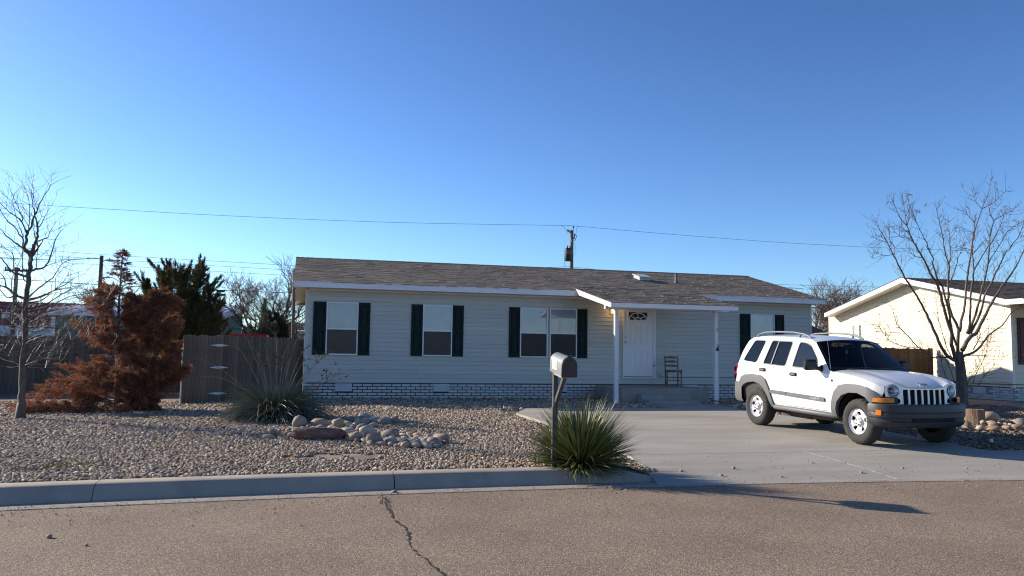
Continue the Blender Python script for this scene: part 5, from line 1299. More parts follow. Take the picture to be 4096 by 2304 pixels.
# evergreens beyond the fence
def shrub(name, label, loc, m_, blobs, leaf, wid, seed):
    t = thing(name, label, 'shrub', loc); leafy('foliage', t, m_, blobs, leaf, wid, seed, .05)
    MB().tube([(0,0,-.1),(0,0,1.2)], [.12,.06], 6).build('trunk', M['bark_grey'], t); return t
shrub('spruce', 'grey green evergreen with a thin pointed top behind the gate fence', (-1.72, 38, .2), M['lgreen'],
    [((0,0,.4),(0,0,2.6),.62,3500),((0,0,2.2),(.08,0,3.65),.16,700),((-.1,0,1.2),(-.55,0,2.5),.30,900),((.1,0,1.2),(.5,0,2.6),.30,900),((-.2,0,1.0),(-.75,0,2.0),.25,600),((.2,0,1.5),(.1,-.3,2.9),.28,700)], (.08,.18), (.02,.045), 5)
shrub('round_cedar', 'dark round topped evergreen in front of the bare trees behind the fence', (-1.12, 40, .2), M['dkgreen'],
    [((0,0,.3),(0,0,2.9),.72,5200),((-.2,0,1.5),(-.42,0,3.25),.26,1100),((0,0,1.4),(-.1,0,3.15),.28,900),((.2,0,1.2),(.30,0,2.6),.32,1200),((.3,0,.8),(.65,0,1.9),.26,900)], (.08,.17), (.02,.05), 6)
# far leafless trees
def far_tree(name, label, loc, h, spread, seed, m_, lean=0, trunks=None, levels=5, group=None, r0=.14):
    t = thing(name, label, 'tree', loc, group=group); rr = random.Random(seed); b = MB(); tr = MB()
    def grow(p, d, L_, r, lev):
        pts = [p]; q = p.copy(); k = 4
        for i in range(k):
            d = (d+Vector((rr.uniform(-.2,.2), rr.uniform(-.2,.2), rr.uniform(-.06,.16)))).normalized(); q = q+d*(L_/k); pts.append(q.copy())
        (tr if lev >= levels-1 else b).tube(pts, [max(.008, r*(1-.45*i/k)) for i in range(k+1)], 5 if lev > 2 else 3, cap=False)
        if lev == 0: return
        for i in range(rr.choice((3,4,4)) if lev < levels else 5):
            j = rr.choice((1,2,3,4,4)) if lev < levels else rr.choice((3,4,4)); s = spread
            dd = (d*.75+Vector((rr.uniform(-s,s), rr.uniform(-s,s), rr.uniform(-.25,.45)))).normalized()
            grow(pts[j], dd, L_*rr.uniform(.62,.85) if lev < levels else h*rr.uniform(.22,.30), max(.008, r*.52), lev-1)
    for x, lx in (trunks or [(0, lean)]): grow(Vector((x, 0, -.1)), Vector((lx, 0, 1)).normalized(), h*.40, r0, levels)
    tr.build('trunk', M['bark_grey'], t, smooth='all', fixn=False); b.build('twigs', M['twig'], t, smooth='all', fixn=False, kind='stuff'); return t
far_tree('bare_tree', 'leafless tree leaning left with a fan of fine twigs beyond the metal shed', (-2.1, 48, .2), 6.2, .95, 4, M['twig'], lean=-.22)
far_tree('bare_tree', 'leafless forked tree rising out of the dark round evergreen', (-1.0, 48, .2), 6.6, .85, 11, M['twig'], lean=.05)
far_tree('bare_tree', 'small leafless tree beside the wooden pole at the house corner', (-.35, 50, .2), 4.9, .9, 23, M['twig'], lean=.1, r0=.10)
far_tree('bare_tree', 'leafless tree seen between the two houses', (31.6, 45, .2), 6.6, .95, 31, M['twig'], trunks=[(0,-.1),(.5,.15)])
far_tree('bare_tree', 'leafless treetop showing over the rear corner of the cream house roof', (33.6, 46, .2), 5.8, .8, 37, M['twig'])
far_tree('bare_tree', 'low leafless tree above the metal shed roof behind the street lamp', (-12.6, 57, .2), 5.6, 1.0, 41, M['twig'], r0=.10)

# ------------------------------------------------------------------ small ground plants, litter and stones
M['weed'] = palette('weed_leaves', [(.10,.12,.035),(.15,.15,.05),(.075,.095,.03),(.19,.16,.065),(.12,.11,.045)], .8, trans=.2)
def weeds(label, x, y, rx, ry, n, seed, m_=None, h=(.03,.08)):
    rng = np.random.default_rng(seed); a = rng.uniform(0, 2*np.pi, n); q = np.sqrt(rng.uniform(0, 1, n)); X = x+rx*q*np.cos(a); Y = y+ry*q*np.sin(a)
    Z = np.array([yard_z(u, v)+.01 if v > road_y(u)+.7 else .008 for u, v in zip(X, Y)]); D = rng.normal(size=(n, 3))*.7; D[:, 2] = np.abs(D[:, 2])+.6
    v, f = strips(np.stack([X, Y, Z], 1), D, rng.uniform(*h, n), rng.uniform(.006,.014, n), .5, rng)
    return tag(npmesh('weeds', v, f, m_ or M['weed'], None, False, 'stuff'), label, 'weeds')
weeds('yellow green weeds on the gravel below the fence gate', -2.75, 17.25, .42, .28, 900, 1); weeds('low green weeds beside the dead conifer', -3.35, 17.9, .6, .22, 600, 2)
weeds('green and tan weed patch near the kerb at the left', -2.60, 10.55, .30, .26, 1500, 3); weeds('small dry weed tuft left of the kerb patch', -2.92, 10.30, .25, .20, 500, 4, M['straw'])
weeds('green weeds under the end of the red sandstone slab', .62, 12.72, .30, .12, 650, 5); weeds('weeds at the corner of the driveway', 4.40, 17.1, .18, .30, 350, 6)
weeds('greenish weeds among the stones by the tree stump', 14.1, 13.6, .7, .2, 700, 7)
weeds('dead brown weeds around the foot of the house', 7.9, 22.5, .9, .25, 900, 8, palette('dead_weed', [(.07,.05,.035),(.10,.07,.05),(.05,.035,.025)], .9), (.04,.12)); weeds('dry grass bits stuck at the end of the road crack', .86, 8.50, .05, .32, 70, 9, M['straw'], (.03,.07))
weeds('dry weeds at the base of the young tree', -4.45, 16.7, .35, .15, 260, 10, M['straw'])
lit = palette('dry_leaf', [(.10,.062,.04),(.15,.09,.055),(.07,.045,.03),(.20,.12,.07)], .9)
rng = np.random.default_rng(2); n = 2600; X = np.concatenate([rng.uniform(.3, 16, 1500), rng.uniform(10.7, 19, 1100)]); Y = np.concatenate([22.9-np.abs(rng.normal(0, .8, 1500)), rng.uniform(11, 19, 1100)])
ok = ~((X > 8.4) & (X < 11.2)); X, Y = X[ok], Y[ok]; n = len(X)
D = rng.normal(size=(n, 3)); D[:, 2] *= .25
v, f = strips(np.stack([X, Y, [yard_z(a, c)+.03 for a, c in zip(X, Y)]], 1), D, rng.uniform(.04,.10, n), rng.uniform(.02,.05, n), .1, rng)
tag(npmesh('leaf_litter', v, f, lit, None, False, 'stuff'), 'dead brown leaves lying on the gravel along the house wall', 'leaves')

STONE = [(.40,.31,.225),(.30,.24,.185),(.46,.38,.29),(.36,.25,.17),(.25,.20,.16),(.44,.30,.195),(.52,.45,.36)]
def stone_mat(i, c): return mat('river_stone', c, tuple(k*.78 for k in c), 9, .72, .25, 35, orand=.14, c3=tuple(k*1.22 for k in c), s3=5, a3=.56)
SM = [stone_mat(i, c) for i, c in enumerate(STONE)]
def rock_mesh(seed, sub=2, rough=.18, boxy=0.0):
    bm = bmesh.new(); bmesh.ops.create_icosphere(bm, subdivisions=sub, radius=1); rr = random.Random(seed); off = Vector((rr.uniform(0,50), rr.uniform(0,50), rr.uniform(0,50)))
    for v in bm.verts:
        k = 1+rough*mnoise.noise(v.co*1.1+off)*1.6+rough*.4*mnoise.noise(v.co*3+off)
        if boxy: m_ = max(abs(v.co.x), abs(v.co.y), abs(v.co.z)); k *= (1-boxy)+boxy/m_*.8
        v.co *= k
    me = bpy.data.meshes.new('river_rock'); bm.to_mesh(me); bm.free(); me.polygons.foreach_set('use_smooth', [True]*len(me.polygons)); return me
RM = {}
def rock(x, y, sx, sy, sz, mi, var, label, group=None, name='river_rock', z=None, rz=None, rough=.18, boxy=0.0, rr=random):
    k = (mi, var, rough, boxy)
    if k not in RM: RM[k] = rock_mesh(var*7+(mi if isinstance(mi, int) else 9), 2, rough, boxy); RM[k].materials.append(SM[mi] if isinstance(mi, int) else mi)
    o = link(name, RM[k]); o.location = (x, y, (yard_z(x, y) if z is None else z)+sz*.55+(.028 if z is None else 0)); o.scale = (sx, sy, sz); o.rotation_euler = (rr.uniform(-.3,.3), rr.uniform(-.3,.3), rr.uniform(0, 6.28) if rz is None else rz)
    return tag(o, label, 'rock', group)
rr = random.Random(6)
G1 = 'loose river stones of the rock pile below the drooping plant'
def pile(poly, n, smin, smax, label, group, placed, dark=False):
    xs_ = [p[0] for p in poly]; ys_ = [p[1] for p in poly]; k = 0; tries = 0
    while k < n and tries < 6000:
        tries += 1; x = rr.uniform(min(xs_), max(xs_)); y = rr.uniform(min(ys_), max(ys_)); s = rr.uniform(smin, smax)*(1.35 if rr.random() < .16 else 1)
        if not inside(poly, (x, y)) or any((x-a)**2+(y-c)**2 < ((s+t)*.66)**2 for a, c, t in placed): continue
        placed.append((x, y, s)); k += 1
        rock(x, y, s*rr.uniform(.9,1.35), s*rr.uniform(.75,1.0), s*rr.uniform(.48,.72), rr.randrange(len(SM)), rr.randrange(5), label, group, rr=rr)
slabm = mat('red_sandstone', (.20,.105,.085), (.145,.075,.062), 4, .9, .6, 14, c3=(.26,.16,.13), s3=3, a3=.5)
sb = rock(.30, 13.02, .46, .17, .125, slabm, 3, 'long flat slab of dark red sandstone at the front of the rock pile', name='sandstone_slab', rz=.06, rough=.12, boxy=.75); sb.rotation_euler = (.05, .02, .05)
placed = [(.0,13.02,.2),(.25,13.02,.22),(.5,13.02,.22)]
for x, y, sx, sy, sz, mi, lab in ((.66,14.45,.125,.11,.12,5,'blocky pinkish boulder at the back of the rock pile'),(.02,14.75,.17,.12,.13,1,'large tan boulder tilted against the drooping plant'),(.34,14.7,.17,.13,.11,0,'wide tan boulder beside the pinkish one'),
        (.85,12.75,.10,.09,.085,5,'rough orange stone right of the sandstone slab'),(1.06,13.25,.15,.11,.11,6,'largest smooth pale oval stone in the rock pile'),(1.10,12.25,.13,.11,.105,4,'rough dark grey boulder at the front of the pile'),
        (1.40,12.95,.16,.12,.10,1,'grey oval boulder on the back edge of the rock strip'),(2.08,12.35,.17,.10,.085,1,'angular grey boulder at the right end of the rock strip'),(1.79,11.72,.11,.07,.05,6,'white flat stone at the front edge of the rock strip'),(.32,13.55,.14,.10,.10,3,'reddish brown stone lying on top of the sandstone slab')):
    rock(x, y, sx, sy, sz, mi, 4, lab, rough=.26, boxy=.25, rr=rr); placed.append((x, y, sx))
L1 = 'rounded tan or grey river stone in the rock pile below the drooping plant'
pile([(-.45,13.2),(-.1,13.25),(.6,13.2),(.95,13.5),(1.2,14.2),(1.1,15.2),(.6,15.4),(.2,14.9),(-.2,14.2),(-.5,13.7)], 84, .045, .085, L1, G1, placed)
pile([(.72,13.3),(.75,12.6),(1.0,12.1),(1.5,11.75),(1.9,11.7),(2.15,12.1),(2.2,12.6),(1.8,13.0),(1.3,13.4),(.9,13.5)], 124, .038, .074, L1, G1, placed)
pile([(.9,14.2),(1.6,14.8),(1.8,15.8),(1.2,16.2),(.8,15.2)], 16, .07, .13, 'shaded grey river stone right of the drooping plant', 'shaded stones beside the drooping plant', placed)
pl2 = []
pile([(12.1,13.3),(13.4,12.9),(14.6,13.0),(16.2,13.4),(16.4,14.8),(15.0,14.6),(14.2,14.6),(13.0,14.0)], 64, .05, .10, 'rounded tan stone in the sunlit bed by the tree stump', 'stones in the bed by the tree stump', pl2)
rock(14.75, 14.9, .24, .17, .15, 5, 2, 'large peach coloured boulder touching the tree stump', rr=rr); rock(15.35, 13.6, .17,.14,.15, 5, 1, 'round orange boulder in the sunlit bed at the right edge', rr=rr); rock(8.15, 22.35, .30,.16,.15, 4, 3, 'dark boulder on the gravel against the brick skirting left of the landing', rr=rr)
# pebbles on the paving
G2 = 'stray pebbles on the gutter and the driveway'
for x, y, s in ((1.03,8.98,.028),(5.15,9.35,.020),(5.55,9.75,.022),(5.9,9.2,.016),(4.75,9.65,.02),(7.15,9.3,.020),(7.95,9.5,.016),(8.9,9.4,.014),(6.9,10.0,.014),(-1.9,7.35,.022),(-1.55,7.0,.012)):
    rock(x, y, s*1.2, s, s*.9, 3 if s > .02 else 0, 1, 'small round pebble lying on the bare pavement', G2, name='pebble', z=(drive_z(y) if x > 4 else .0), rr=rr)
lm = mat('orange_leaf', (.42,.11,.03), (.30,.07,.02), 8, .7)
for x, y in ((-3.25,16.75),(-1.62,14.35),(2.9,15.1),(.02,12.82),(-.15,14.2),(1.18,5.35)):
    z = yard_z(x, y)+.035 if y > 8 else .008
    b = MB().add([(-.05,0,0),(-.02,.028,.012),(.03,.025,.004),(.055,0,.012),(.03,-.024,.0),(-.02,-.03,.015),(0,0,.004)], [(0,1,6),(1,2,6),(2,3,6),(3,4,6),(4,5,6),(5,0,6)])
    o = b.build('fallen_leaf', lm, smooth=False); o.location = (x, y, z); o.rotation_euler = (rr.uniform(-.4,.4), rr.uniform(-.4,.4), rr.uniform(0, 6)); tag(o, 'curled orange brown fallen leaf lying on the ground', 'leaf', 'fallen orange leaves')

# ------------------------------------------------------------------ wooden fences: every picket its own piece
def picket_mesh(name, w_, h, m_, round_top=True, th=.018):
    prof = [(-w_/2, 0), (w_/2, 0), (w_/2, h-w_*.33)]
    prof += [(w_/2*math.cos(rad(a)), h-w_*.33+w_*.33*math.sin(rad(a))) for a in (35, 65, 90, 115, 145)] if round_top else []
    prof += [(-w_/2, h-w_*.33)]
    b = MB().prism(prof, -th/2, th/2, 'y'); me = bpy.data.meshes.new(name); me.from_pydata(b.v, [], b.f); me.materials.append(m_); me.update(); return me
def fence(name, label, cat, A, B, h, m_, pw=.098, rails=True, group=None, zb=None, seed=1, skip=(), gap=.0005):
    A, B = Vector(A), Vector(B); d = (B-A); L_ = math.hypot(d.x, d.y); ang = math.atan2(d.y, d.x)
    t = thing(name, label, cat, A, ang, group); n = int(L_/pw); rr = random.Random(seed); ms = [picket_mesh('picket', pw-gap, h, m_)]
    for i in range(n):
        if i in skip: continue
        o = link('picket', ms[0], t); k = (i+.5)/n; o.location = (L_*k, rr.uniform(-.004,.004), d.z*k+rr.uniform(-.012,.012)); o.location.y += .004*(i % 2); o.scale = (L_/n/pw*1.03, 1, 1+rr.uniform(-.008,.008)); o.rotation_euler = (0, rr.uniform(-.002,.002), 0)
    if rails:
        for z in (.3, h*.55, h-.28):
            MB().box(0, L_, .012, .05, z-.045, z+.045).build('rail', m_, t)
    return t
gate_y = lambda x: 22.0+(x+2.89)*(1.25/2.93)
fence('wooden_fence', 'weathered grey picket fence between the gate and the left wall of the house', 'fence', (-2.0605, gate_y(-2.0605), .14), (.055, 23.25, .12), 1.79, M['fence_grey'], seed=2)
gate = fence('fence_gate', 'weathered grey picket gate with three white strap hinges', 'gate', (-2.885, gate_y(-2.885), .155), (-2.061, gate_y(-2.061), .15), 1.77, M['fence_grey'], seed=4)
MB().box(gl_-.05 if 0 else .76, .94, .013, .045, .05, 1.68).build('light_stop_batten', M['fence_grey'], gate)  # batten added behind the hinge gap to stop light coming through
M['hinge'] = mat('white_hinge', (.58,.60,.62), (.48,.50,.52), 12, .5)
gl_ = math.hypot(.824, .352)
for z in (1.515, .945, .28):
    b = MB().prism([(gl_-.25, z+.0), (gl_-.04, z+.035), (gl_+.04, z+.035), (gl_+.25, z), (gl_+.04, z-.032), (gl_-.04, z-.032)], -.030, -.014, 'y')
    for dx in (-.02, .02): b.tube([(gl_+dx, -.034, z-.036), (gl_+dx, -.034, z+.038)], .006, 5)
    b.build('hinge', M['hinge'], gate)
b = MB().tube([(-.035,-.05,.05),(-.03,-.05,1.42)], .014, 6).box(-.055, -.015, -.06, -.03, .62, .68).box(-.05, -.01, -.06, -.03, 1.38, 1.44); b.build('drop_rod', M['galv'], gate)
fence('wooden_fence', 'long dark weathered picket fence at the back of the yard behind the young tree', 'fence', (-13.0, 26.6, .2), (-3.4, 27.4, .2), 1.72, M['fence_grey'], pw=.14, gap=.003, seed=7)
fence('wooden_fence', 'brown picket fence closing the gap beside the cream house', 'fence', (16.0, 25.3, .2), (22.40, 25.05, .18), 1.80, M['fence_brown'], pw=.10, seed=9)

# ------------------------------------------------------------------ cream house next door
NX, NY0, NY1 = 22.5, 21.71, 31.24
nb = thing('house', 'cream sided neighbouring house whose sunlit gable end faces the drive', 'house', (26, 21.71, .15), world=True)
NEZ, NRZ, NRY = 3.575, 4.70, 26.13
ns = (NRZ-NEZ)/(NRY-21.42)
nwall = MB().box(NX+.03, NX+16, NY0+.03, NY1-.03, .1, 3.36).prism([(NY0+.03, 3.34), (NY1-.03, 3.30), (NRY, 4.42)], NX+.03, NX+16, 'x').build('wall', M['gap'], nb)
def nclip(z, zt):
    zz = z+.03
    if zz <= 3.35: return (NY0+.1, NY1-.1)
    k = max(0, (zz-3.40)/ns)
    return (NY0+.05+k, NY1-.05-k)
siding_rows(nwall, M['siding_cream'], NY0, NY1, .685, 4.62, NX+.02, .150, (24.2, 27.2, 29.7), axis='y', clip=nclip, sgn=-1, seed=5)
siding_rows(nwall, M['siding_cream'], NX+.1, NX+15.9, .685, 3.35, NY0+.02, .150, (26, 30, 34), seed=6)
M['cream_trim'] = mat('cream_trim', (.78,.72,.60), rough=.5)
for y in (NY0-.002, NY1-.1): MB().box(NX-.002, NX+.1, y, y+.1, .68, 3.42).build('corner_post', M['cream_trim'], nwall)
nroof = MB().prism([(21.42, NEZ-.03), (NRY, NRZ-.03), (2*NRY-21.42, NEZ-.03), (2*NRY-21.42, NEZ-.13), (NRY, NRZ-.13), (21.42, NEZ-.13)], NX-.50, NX+16.3, 'x').build('roof', M['roof_felt'], nb)
shingles(nroof, M['shingle_dark'], NX-.52, NX+9, 21.42, NEZ-.02, NRY, NRZ-.02, seed=14)
MB().prism([(NRY, NRZ-.015), (2*NRY-21.42, NEZ-.015), (2*NRY-21.42, NEZ-.03), (NRY, NRZ-.03)], NX-.52, NX+16.3, 'x').build('rear_slope', M['shingle_dark'], nroof)
for y0, y1, z0, z1 in ((21.42, NRY, NEZ, NRZ), (2*NRY-21.42, NRY, NEZ, NRZ)):
    MB().prism([(y0, z0-.02), (y1, z1-.02), (y1, z1-.225), (y0, z0-.20)], NX-.325, NX-.502, 'x').build('rake_fascia', M['white_trim'], nroof)
    MB().prism([(y0, z0-.185), (y1, z1-.205), (y1, z1-.195), (y0, z0-.175)], NX-.50, NX+.03, 'x').build('soffit', M['soffit'], nroof)
    q = .42 if y0 < y1 else -.42
    MB().prism([(y0+q, z0-.20+abs(q)*ns), (y1, z1-.206), (y1, z1-.30), (y0+q, z0-.30+abs(q)*ns)], NX-.012, NX+.02, 'x').build('frieze', M['cream_trim'], nroof)
MB().box(NX-.50, NX+16.3, 18.975, 21.42, NEZ-.20, NEZ-.035).build('fascia', M['white_trim'], nroof)
MB().box(NX-.48, NX+16.3, 21.42, NY0+.03, NEZ-.20, NEZ-.19).build('soffit', M['soffit'], nroof)
# gable window, front window behind a maroon shutter
f = MB()
for a, c, d, e in ((29.17,29.62,2.40,2.44),(29.17,29.62,2.96,3.0),(29.17,29.21,2.44,2.96),(29.58,29.62,2.44,2.96)): f.box(NX-.05, NX+.01, a, c, d, e)
gw = f.build('window', M['white_trim'], nb)
MB().box(NX-.02, NX-.01, 29.21, 29.58, 2.44, 2.96).build('pane', mat('frosted_pane', (.42,.47,.47), (.36,.41,.41), 4, .25), gw)
M['maroon'] = mat('maroon_shutter', (.075,.014,.018), rough=.5)
sh = MB().box(22.74, 23.12, NY0-.035, NY0+.01, 1.45, 2.985).build('shutter', M['maroon'], nb)
for a, c in ((1.54,2.17),(2.27,2.90)): MB().box(22.81, 23.05, NY0-.05, NY0-.034, a, c, ch=.012).build('panel', M['maroon'], sh)
window(nb, 23.13, 24.1, 1.45, 2.985, 2.22, y=NY0)
# its white brick skirting
nsk = MB().box(NX+.022, NX+16, NY0+.012, NY1-.03, .0, .675).build('skirting', mat('pale_mortar', (.30,.30,.31), (.24,.24,.25), 20, .9), nb)
bn = MB().box(-.02, .02, 0, .254, 0, .069, ch=.004).build('brick', M['brick_white'], nsk); first = True; rr = random.Random(8)
for k in range(7):
    z = .682-.083*(k+1); y = NY0+.03-(.134 if k % 2 else 0)
    while y < 25.2:
        a, c = max(y, NY0+.03), y+.256
        if not (k < 3 and a < 23.40 and c > 22.80) and c-a > .04:
            if first: o = bn; first = False
            else: o = shared('brick', bn, nsk)
            o.location = (NX+.02+rr.uniform(-.003,.003), a, z); o.scale = (1, (c-a)/.254, 1)
        y += .268
for k in range(7):
    z = .682-.083*(k+1); x = NX+.04+(.134 if k % 2 else 0)
    while x < NX+1.6:
        o = shared('brick', bp_, nsk); o.location = (x, NY0+.004, z); x += .268
b = MB().box(NX-.01, NX+.03, 22.84, 23.36, .44, .665)
for i in range(7): b.box(NX-.018, NX-.009, 22.86, 23.34, .46+i*.028, .472+i*.028)
b.build('crawl_vent', M['vent'], nb)
MB().tube([(NX-.03, 25.0, .797), (NX-.032, 23.6, .79), (NX-.03, 22.6, .787), (NX-.03, 21.67, .797), (NX+.5, NY0-.03, .79), (NX+4, NY0-.03, .78)], .012, 5).build('cable', M['wire'], nb)
far_house = thing('house', 'dark roofed building just visible in the gap between the two houses', 'house', (29.5, 42, .2), world=True)
MB().box(26.0, 33, 41, 48, .1, 2.75).build('wall', M['siding_cream'], far_house); MB().prism([(26.0,2.7),(28.1,3.45),(30.6,2.5),(30.6,2.35),(26.0,2.5)], 40.5, 48.5, 'y').build('roof', M['shingle_dark'], far_house)

# ------------------------------------------------------------------ mailbox
mb = thing('mailbox', 'grey metal mailbox numbered 1632 on a wooden post at the kerb', 'mailbox', (3.05, 9.66, .15), world=True)
M['mb_metal'] = mat('brushed_mailbox', (.27,.275,.27), (.21,.215,.215), 6, .42, .06, 30, metal=.2, stretch=(1,.25,1), c3=(.34,.34,.34), s3=3, a3=.6)
M['mb_front'] = mat('dark_mailbox_door', (.060,.056,.055), (.045,.042,.042), 5, .5, .05, 30, metal=.3)
M['post'] = mat('post_wood_dark', (.10,.098,.095), (.065,.063,.062), 8, .85, .3, 25, stretch=(6,6,.5))
w2, bh, rh = .092, .135, .095          # half width, straight side, arch rise
def arch_prof(s=1.0, n=12): return [(-w2*s, -.0), (w2*s, 0)]+[(w2*s*math.cos(math.pi*i/n), bh+rh*s*math.sin(math.pi*i/n)) for i in range(n+1)]
Rm = Matrix.Translation((3.085, 9.69, 1.325)) @ Matrix.Rotation(rad(7.0), 4, 'X')
prof = arch_prof()
b = MB(); n = len(prof)
for y in (0, -.47): b.v += [tuple(Rm @ Vector((x, y, z))) for x, z in prof]
b.f = [(i, (i+1) % n, n+(i+1) % n, n+i) for i in range(n)]+[tuple(range(n))]; b.mi = [0]*len(b.f)
shell_ = b.build('box', M['mb_metal'], mb, smooth=45)
b = MB().prism(arch_prof(1.05), -.490, -.470, 'y', M=Rm @ Matrix.Translation((0,0,-.012))); b.box(-.03, .03, -.478, -.455, bh+rh-.002, bh+rh+.020, M=Rm); b.build('door', M['mb_front'], mb)
MB().tube([(Rm @ Vector((x, -.470, z*1.0))) for x, z in prof[1:]+prof[:1]], .006, 5).build('rim', M['mb_metal'], mb)
MB().box(-.070, .070, -.43, -.02, -.03, -.001, M=Rm).build('base_board', M['galv'], mb)
st = MB().box(-w2-.0025, -w2-.0008, -.275, -.10, .045, .155, M=Rm).build('number_label', mat('label_white', (.82,.82,.80), rough=.5), mb)
for i, (ch, c) in enumerate((('1', (.07,.06,.45)), ('6', (.34,.42,.03)), ('3', (.30,.36,.02)), ('2', (.10,.06,.42)))):
    y = -.125-.041*i
    text('digit', ch, .088, Rm @ Matrix.Translation((-w2-.0032, y, .100)) @ Matrix.Rotation(rad(-90), 4, 'Z') @ Matrix.Rotation(rad(90), 4, 'X'), mat('digit_ink', c, rough=.6), st, .0004, .0028, sx=.82)
b = MB().box(3.045-.034, 3.045+.034, 9.615, 9.675, .0, .88, ch=.004).box(3.045-.030, 3.045+.030, 9.60, 9.655, .88, 1.325, ch=.004); b.build('post', M['post'], mb)
d0, d1 = Vector((3.05, 9.615, .93)), Vector((3.07, 9.33, 1.265)); dv = (d1-d0).normalized()
Bm = Matrix.Translation((d0+d1)/2) @ dv.to_track_quat('Z', 'X').to_matrix().to_4x4()
MB().box(-.022, .022, -.022, .022, -(d1-d0).length/2, (d1-d0).length/2, M=Bm).build('brace', M['post'], mb)

# ------------------------------------------------------------------ chair on the landing
ch_ = thing('chair', 'worn wooden ladder back chair with turned front legs on the concrete landing', 'chair', (10.74, 22.36, .672), rad(-14))
M['chair_wood'] = mat('worn_wood', (.20,.135,.085), (.10,.068,.045), 9, .75, .3, 30, c3=(.30,.26,.21), s3=5, a3=.54, stretch=(1,1,.4))
for s in (-1, 1):
    MB().tube([(s*.185, .17, 0), (s*.19, .185, .45), (s*.195, .235, .90)], [.019,.020,.015], 8).build('back_leg', M['chair_wood'], ch_, smooth='all')
    MB().lathe([(0,0),(.022,0),(.026,.10),(.022,.13),(.026,.17),(.014,.20),(.026,.25),(.029,.29),(.014,.325),(.024,.35),(.027,.37),(.027,.45),(0,.45)], 12, Matrix.Translation((s*.21, -.19, 0))).build('front_leg', M['chair_wood'], ch_, smooth=40)
    MB().tube([(s*.20, -.18, .17), (s*.19, .175, .17)], .010, 6).build('stretcher', M['chair_wood'], ch_)
MB().tube([(-.20, -.0, .17), (.20, 0, .17)], .010, 6).build('stretcher', M['chair_wood'], ch_)
MB().prism([(-.235,-.225),(.235,-.225),(.205,.20),(-.205,.20)], .452, .478, 'z').prism([(-.215,-.20),(.215,-.20),(.19,.185),(-.19,.185)], .41, .4515, 'z').build('seat', M['chair_wood'], ch_)
for z in (.60, .725, .85):
    yb = .185+(z-.45)*.105; pr = [(-.185, z-.028)]+[(-.185+.37*i/8, z-.028+.004*math.sin(i)) for i in range(1, 8)]+[(.185, z-.028), (.185, z+.02)]+[(.185-.37*i/8, z+.02+.016*math.sin(math.pi*i/8)) for i in range(1, 8)]+[(-.185, z+.02)]
    MB().prism(pr, yb-.008, yb+.008, 'y').build('back_slat', M['chair_wood'], ch_)
cl = thing('clip_lamp', 'small clamp lamp hanging on the right porch post', 'lamp', (11.14, 20.38, 1.76))
MB().lathe([(.0,.06),(.02,.055),(.028,.02),(.05,-.04),(.046,-.042)], 12, Matrix.Rotation(rad(12), 4, 'Y')).build('lamp_shade', M['black_plastic'], cl, smooth=50); MB().lathe([(0,-.045),(.042,-.036)], 12).build('reflector', mat('lamp_white', (.75,.72,.55), rough=.5), cl)
MB().tube([(.0,0,.05),(.03,-.01,.11),(.0,.01,.13)], .009, 5).build('clamp', M['black_plastic'], cl)
hs_ = thing('garden_hose_end', 'pinkish red strap wound round the foot of the right porch post', 'strap', (11.12, 20.45, .27)); 
MB().tube([(.09*math.cos(a), .085*math.sin(a), .07+.015*math.sin(2*a)) for a in [2*math.pi*i/16 for i in range(17)]], .014, 5).tube([(.05,-.08,.06),(.16,-.14,.02),(.34,-.16,.03),(.5,-.10,.02)], .016, 5).build('strap', mat('faded_red_strap', (.30,.09,.09), (.24,.07,.07), 6, .7), hs_)
for x, y, lab in ((4.50, 18.0, 'small black and white solar stake light at the driveway corner'), (10.87, 10.95, 'small solar stake light on the dark gravel near the right edge')):
    t = thing('garden_light', lab, 'light', (x, y, yard_z(x, y) if x < 4.6 else .12))
    MB().tube([(0,0,-.05),(0,0,.10)], .008, 6).build('stake', M['black_plastic'], t); MB().lathe([(0,.10),(.030,.10),(.030,.155),(0,.155)], 12).build('lamp_head', mat('pale_plastic', (.55,.56,.58), rough=.3), t, smooth=40); MB().lathe([(.0,.155),(.038,.155),(.034,.172),(0,.178)], 12).build('cap', M['black_plastic'], t, smooth=40)
sp = thing('tree_stump', 'short upright cut log beside the bare tree and the stones', 'stump', (14.2, 14.75, .16))
b = MB(); n = 22
for r, z in ((.25,-.05),(.235,.06),(.225,.20),(.23,.315),(.215,.325)): b.v += [(r*(1+.07*math.sin(3*a+1)+.03*math.sin(9*a))*math.cos(a), r*(1+.07*math.sin(3*a+1)+.03*math.sin(9*a))*math.sin(a), z+.012*math.sin(2*a)) for a in [2*math.pi*i/n for i in range(n)]]
b.f = [(i*n+k, i*n+(k+1) % n, (i+1)*n+(k+1) % n, (i+1)*n+k) for i in range(4) for k in range(n)]; b.mi = [0]*len(b.f); b.build('bark', mat('log_bark', (.24,.165,.11), (.15,.10,.07), 7, .9, .8, 22, stretch=(3,3,.6)), sp, smooth=40)
MB().lathe([(0,.322),(.20,.322)], 20).build('cut_face', mat('cut_wood', (.36,.27,.19), (.28,.20,.14), 5, .85, .2, 30), sp)

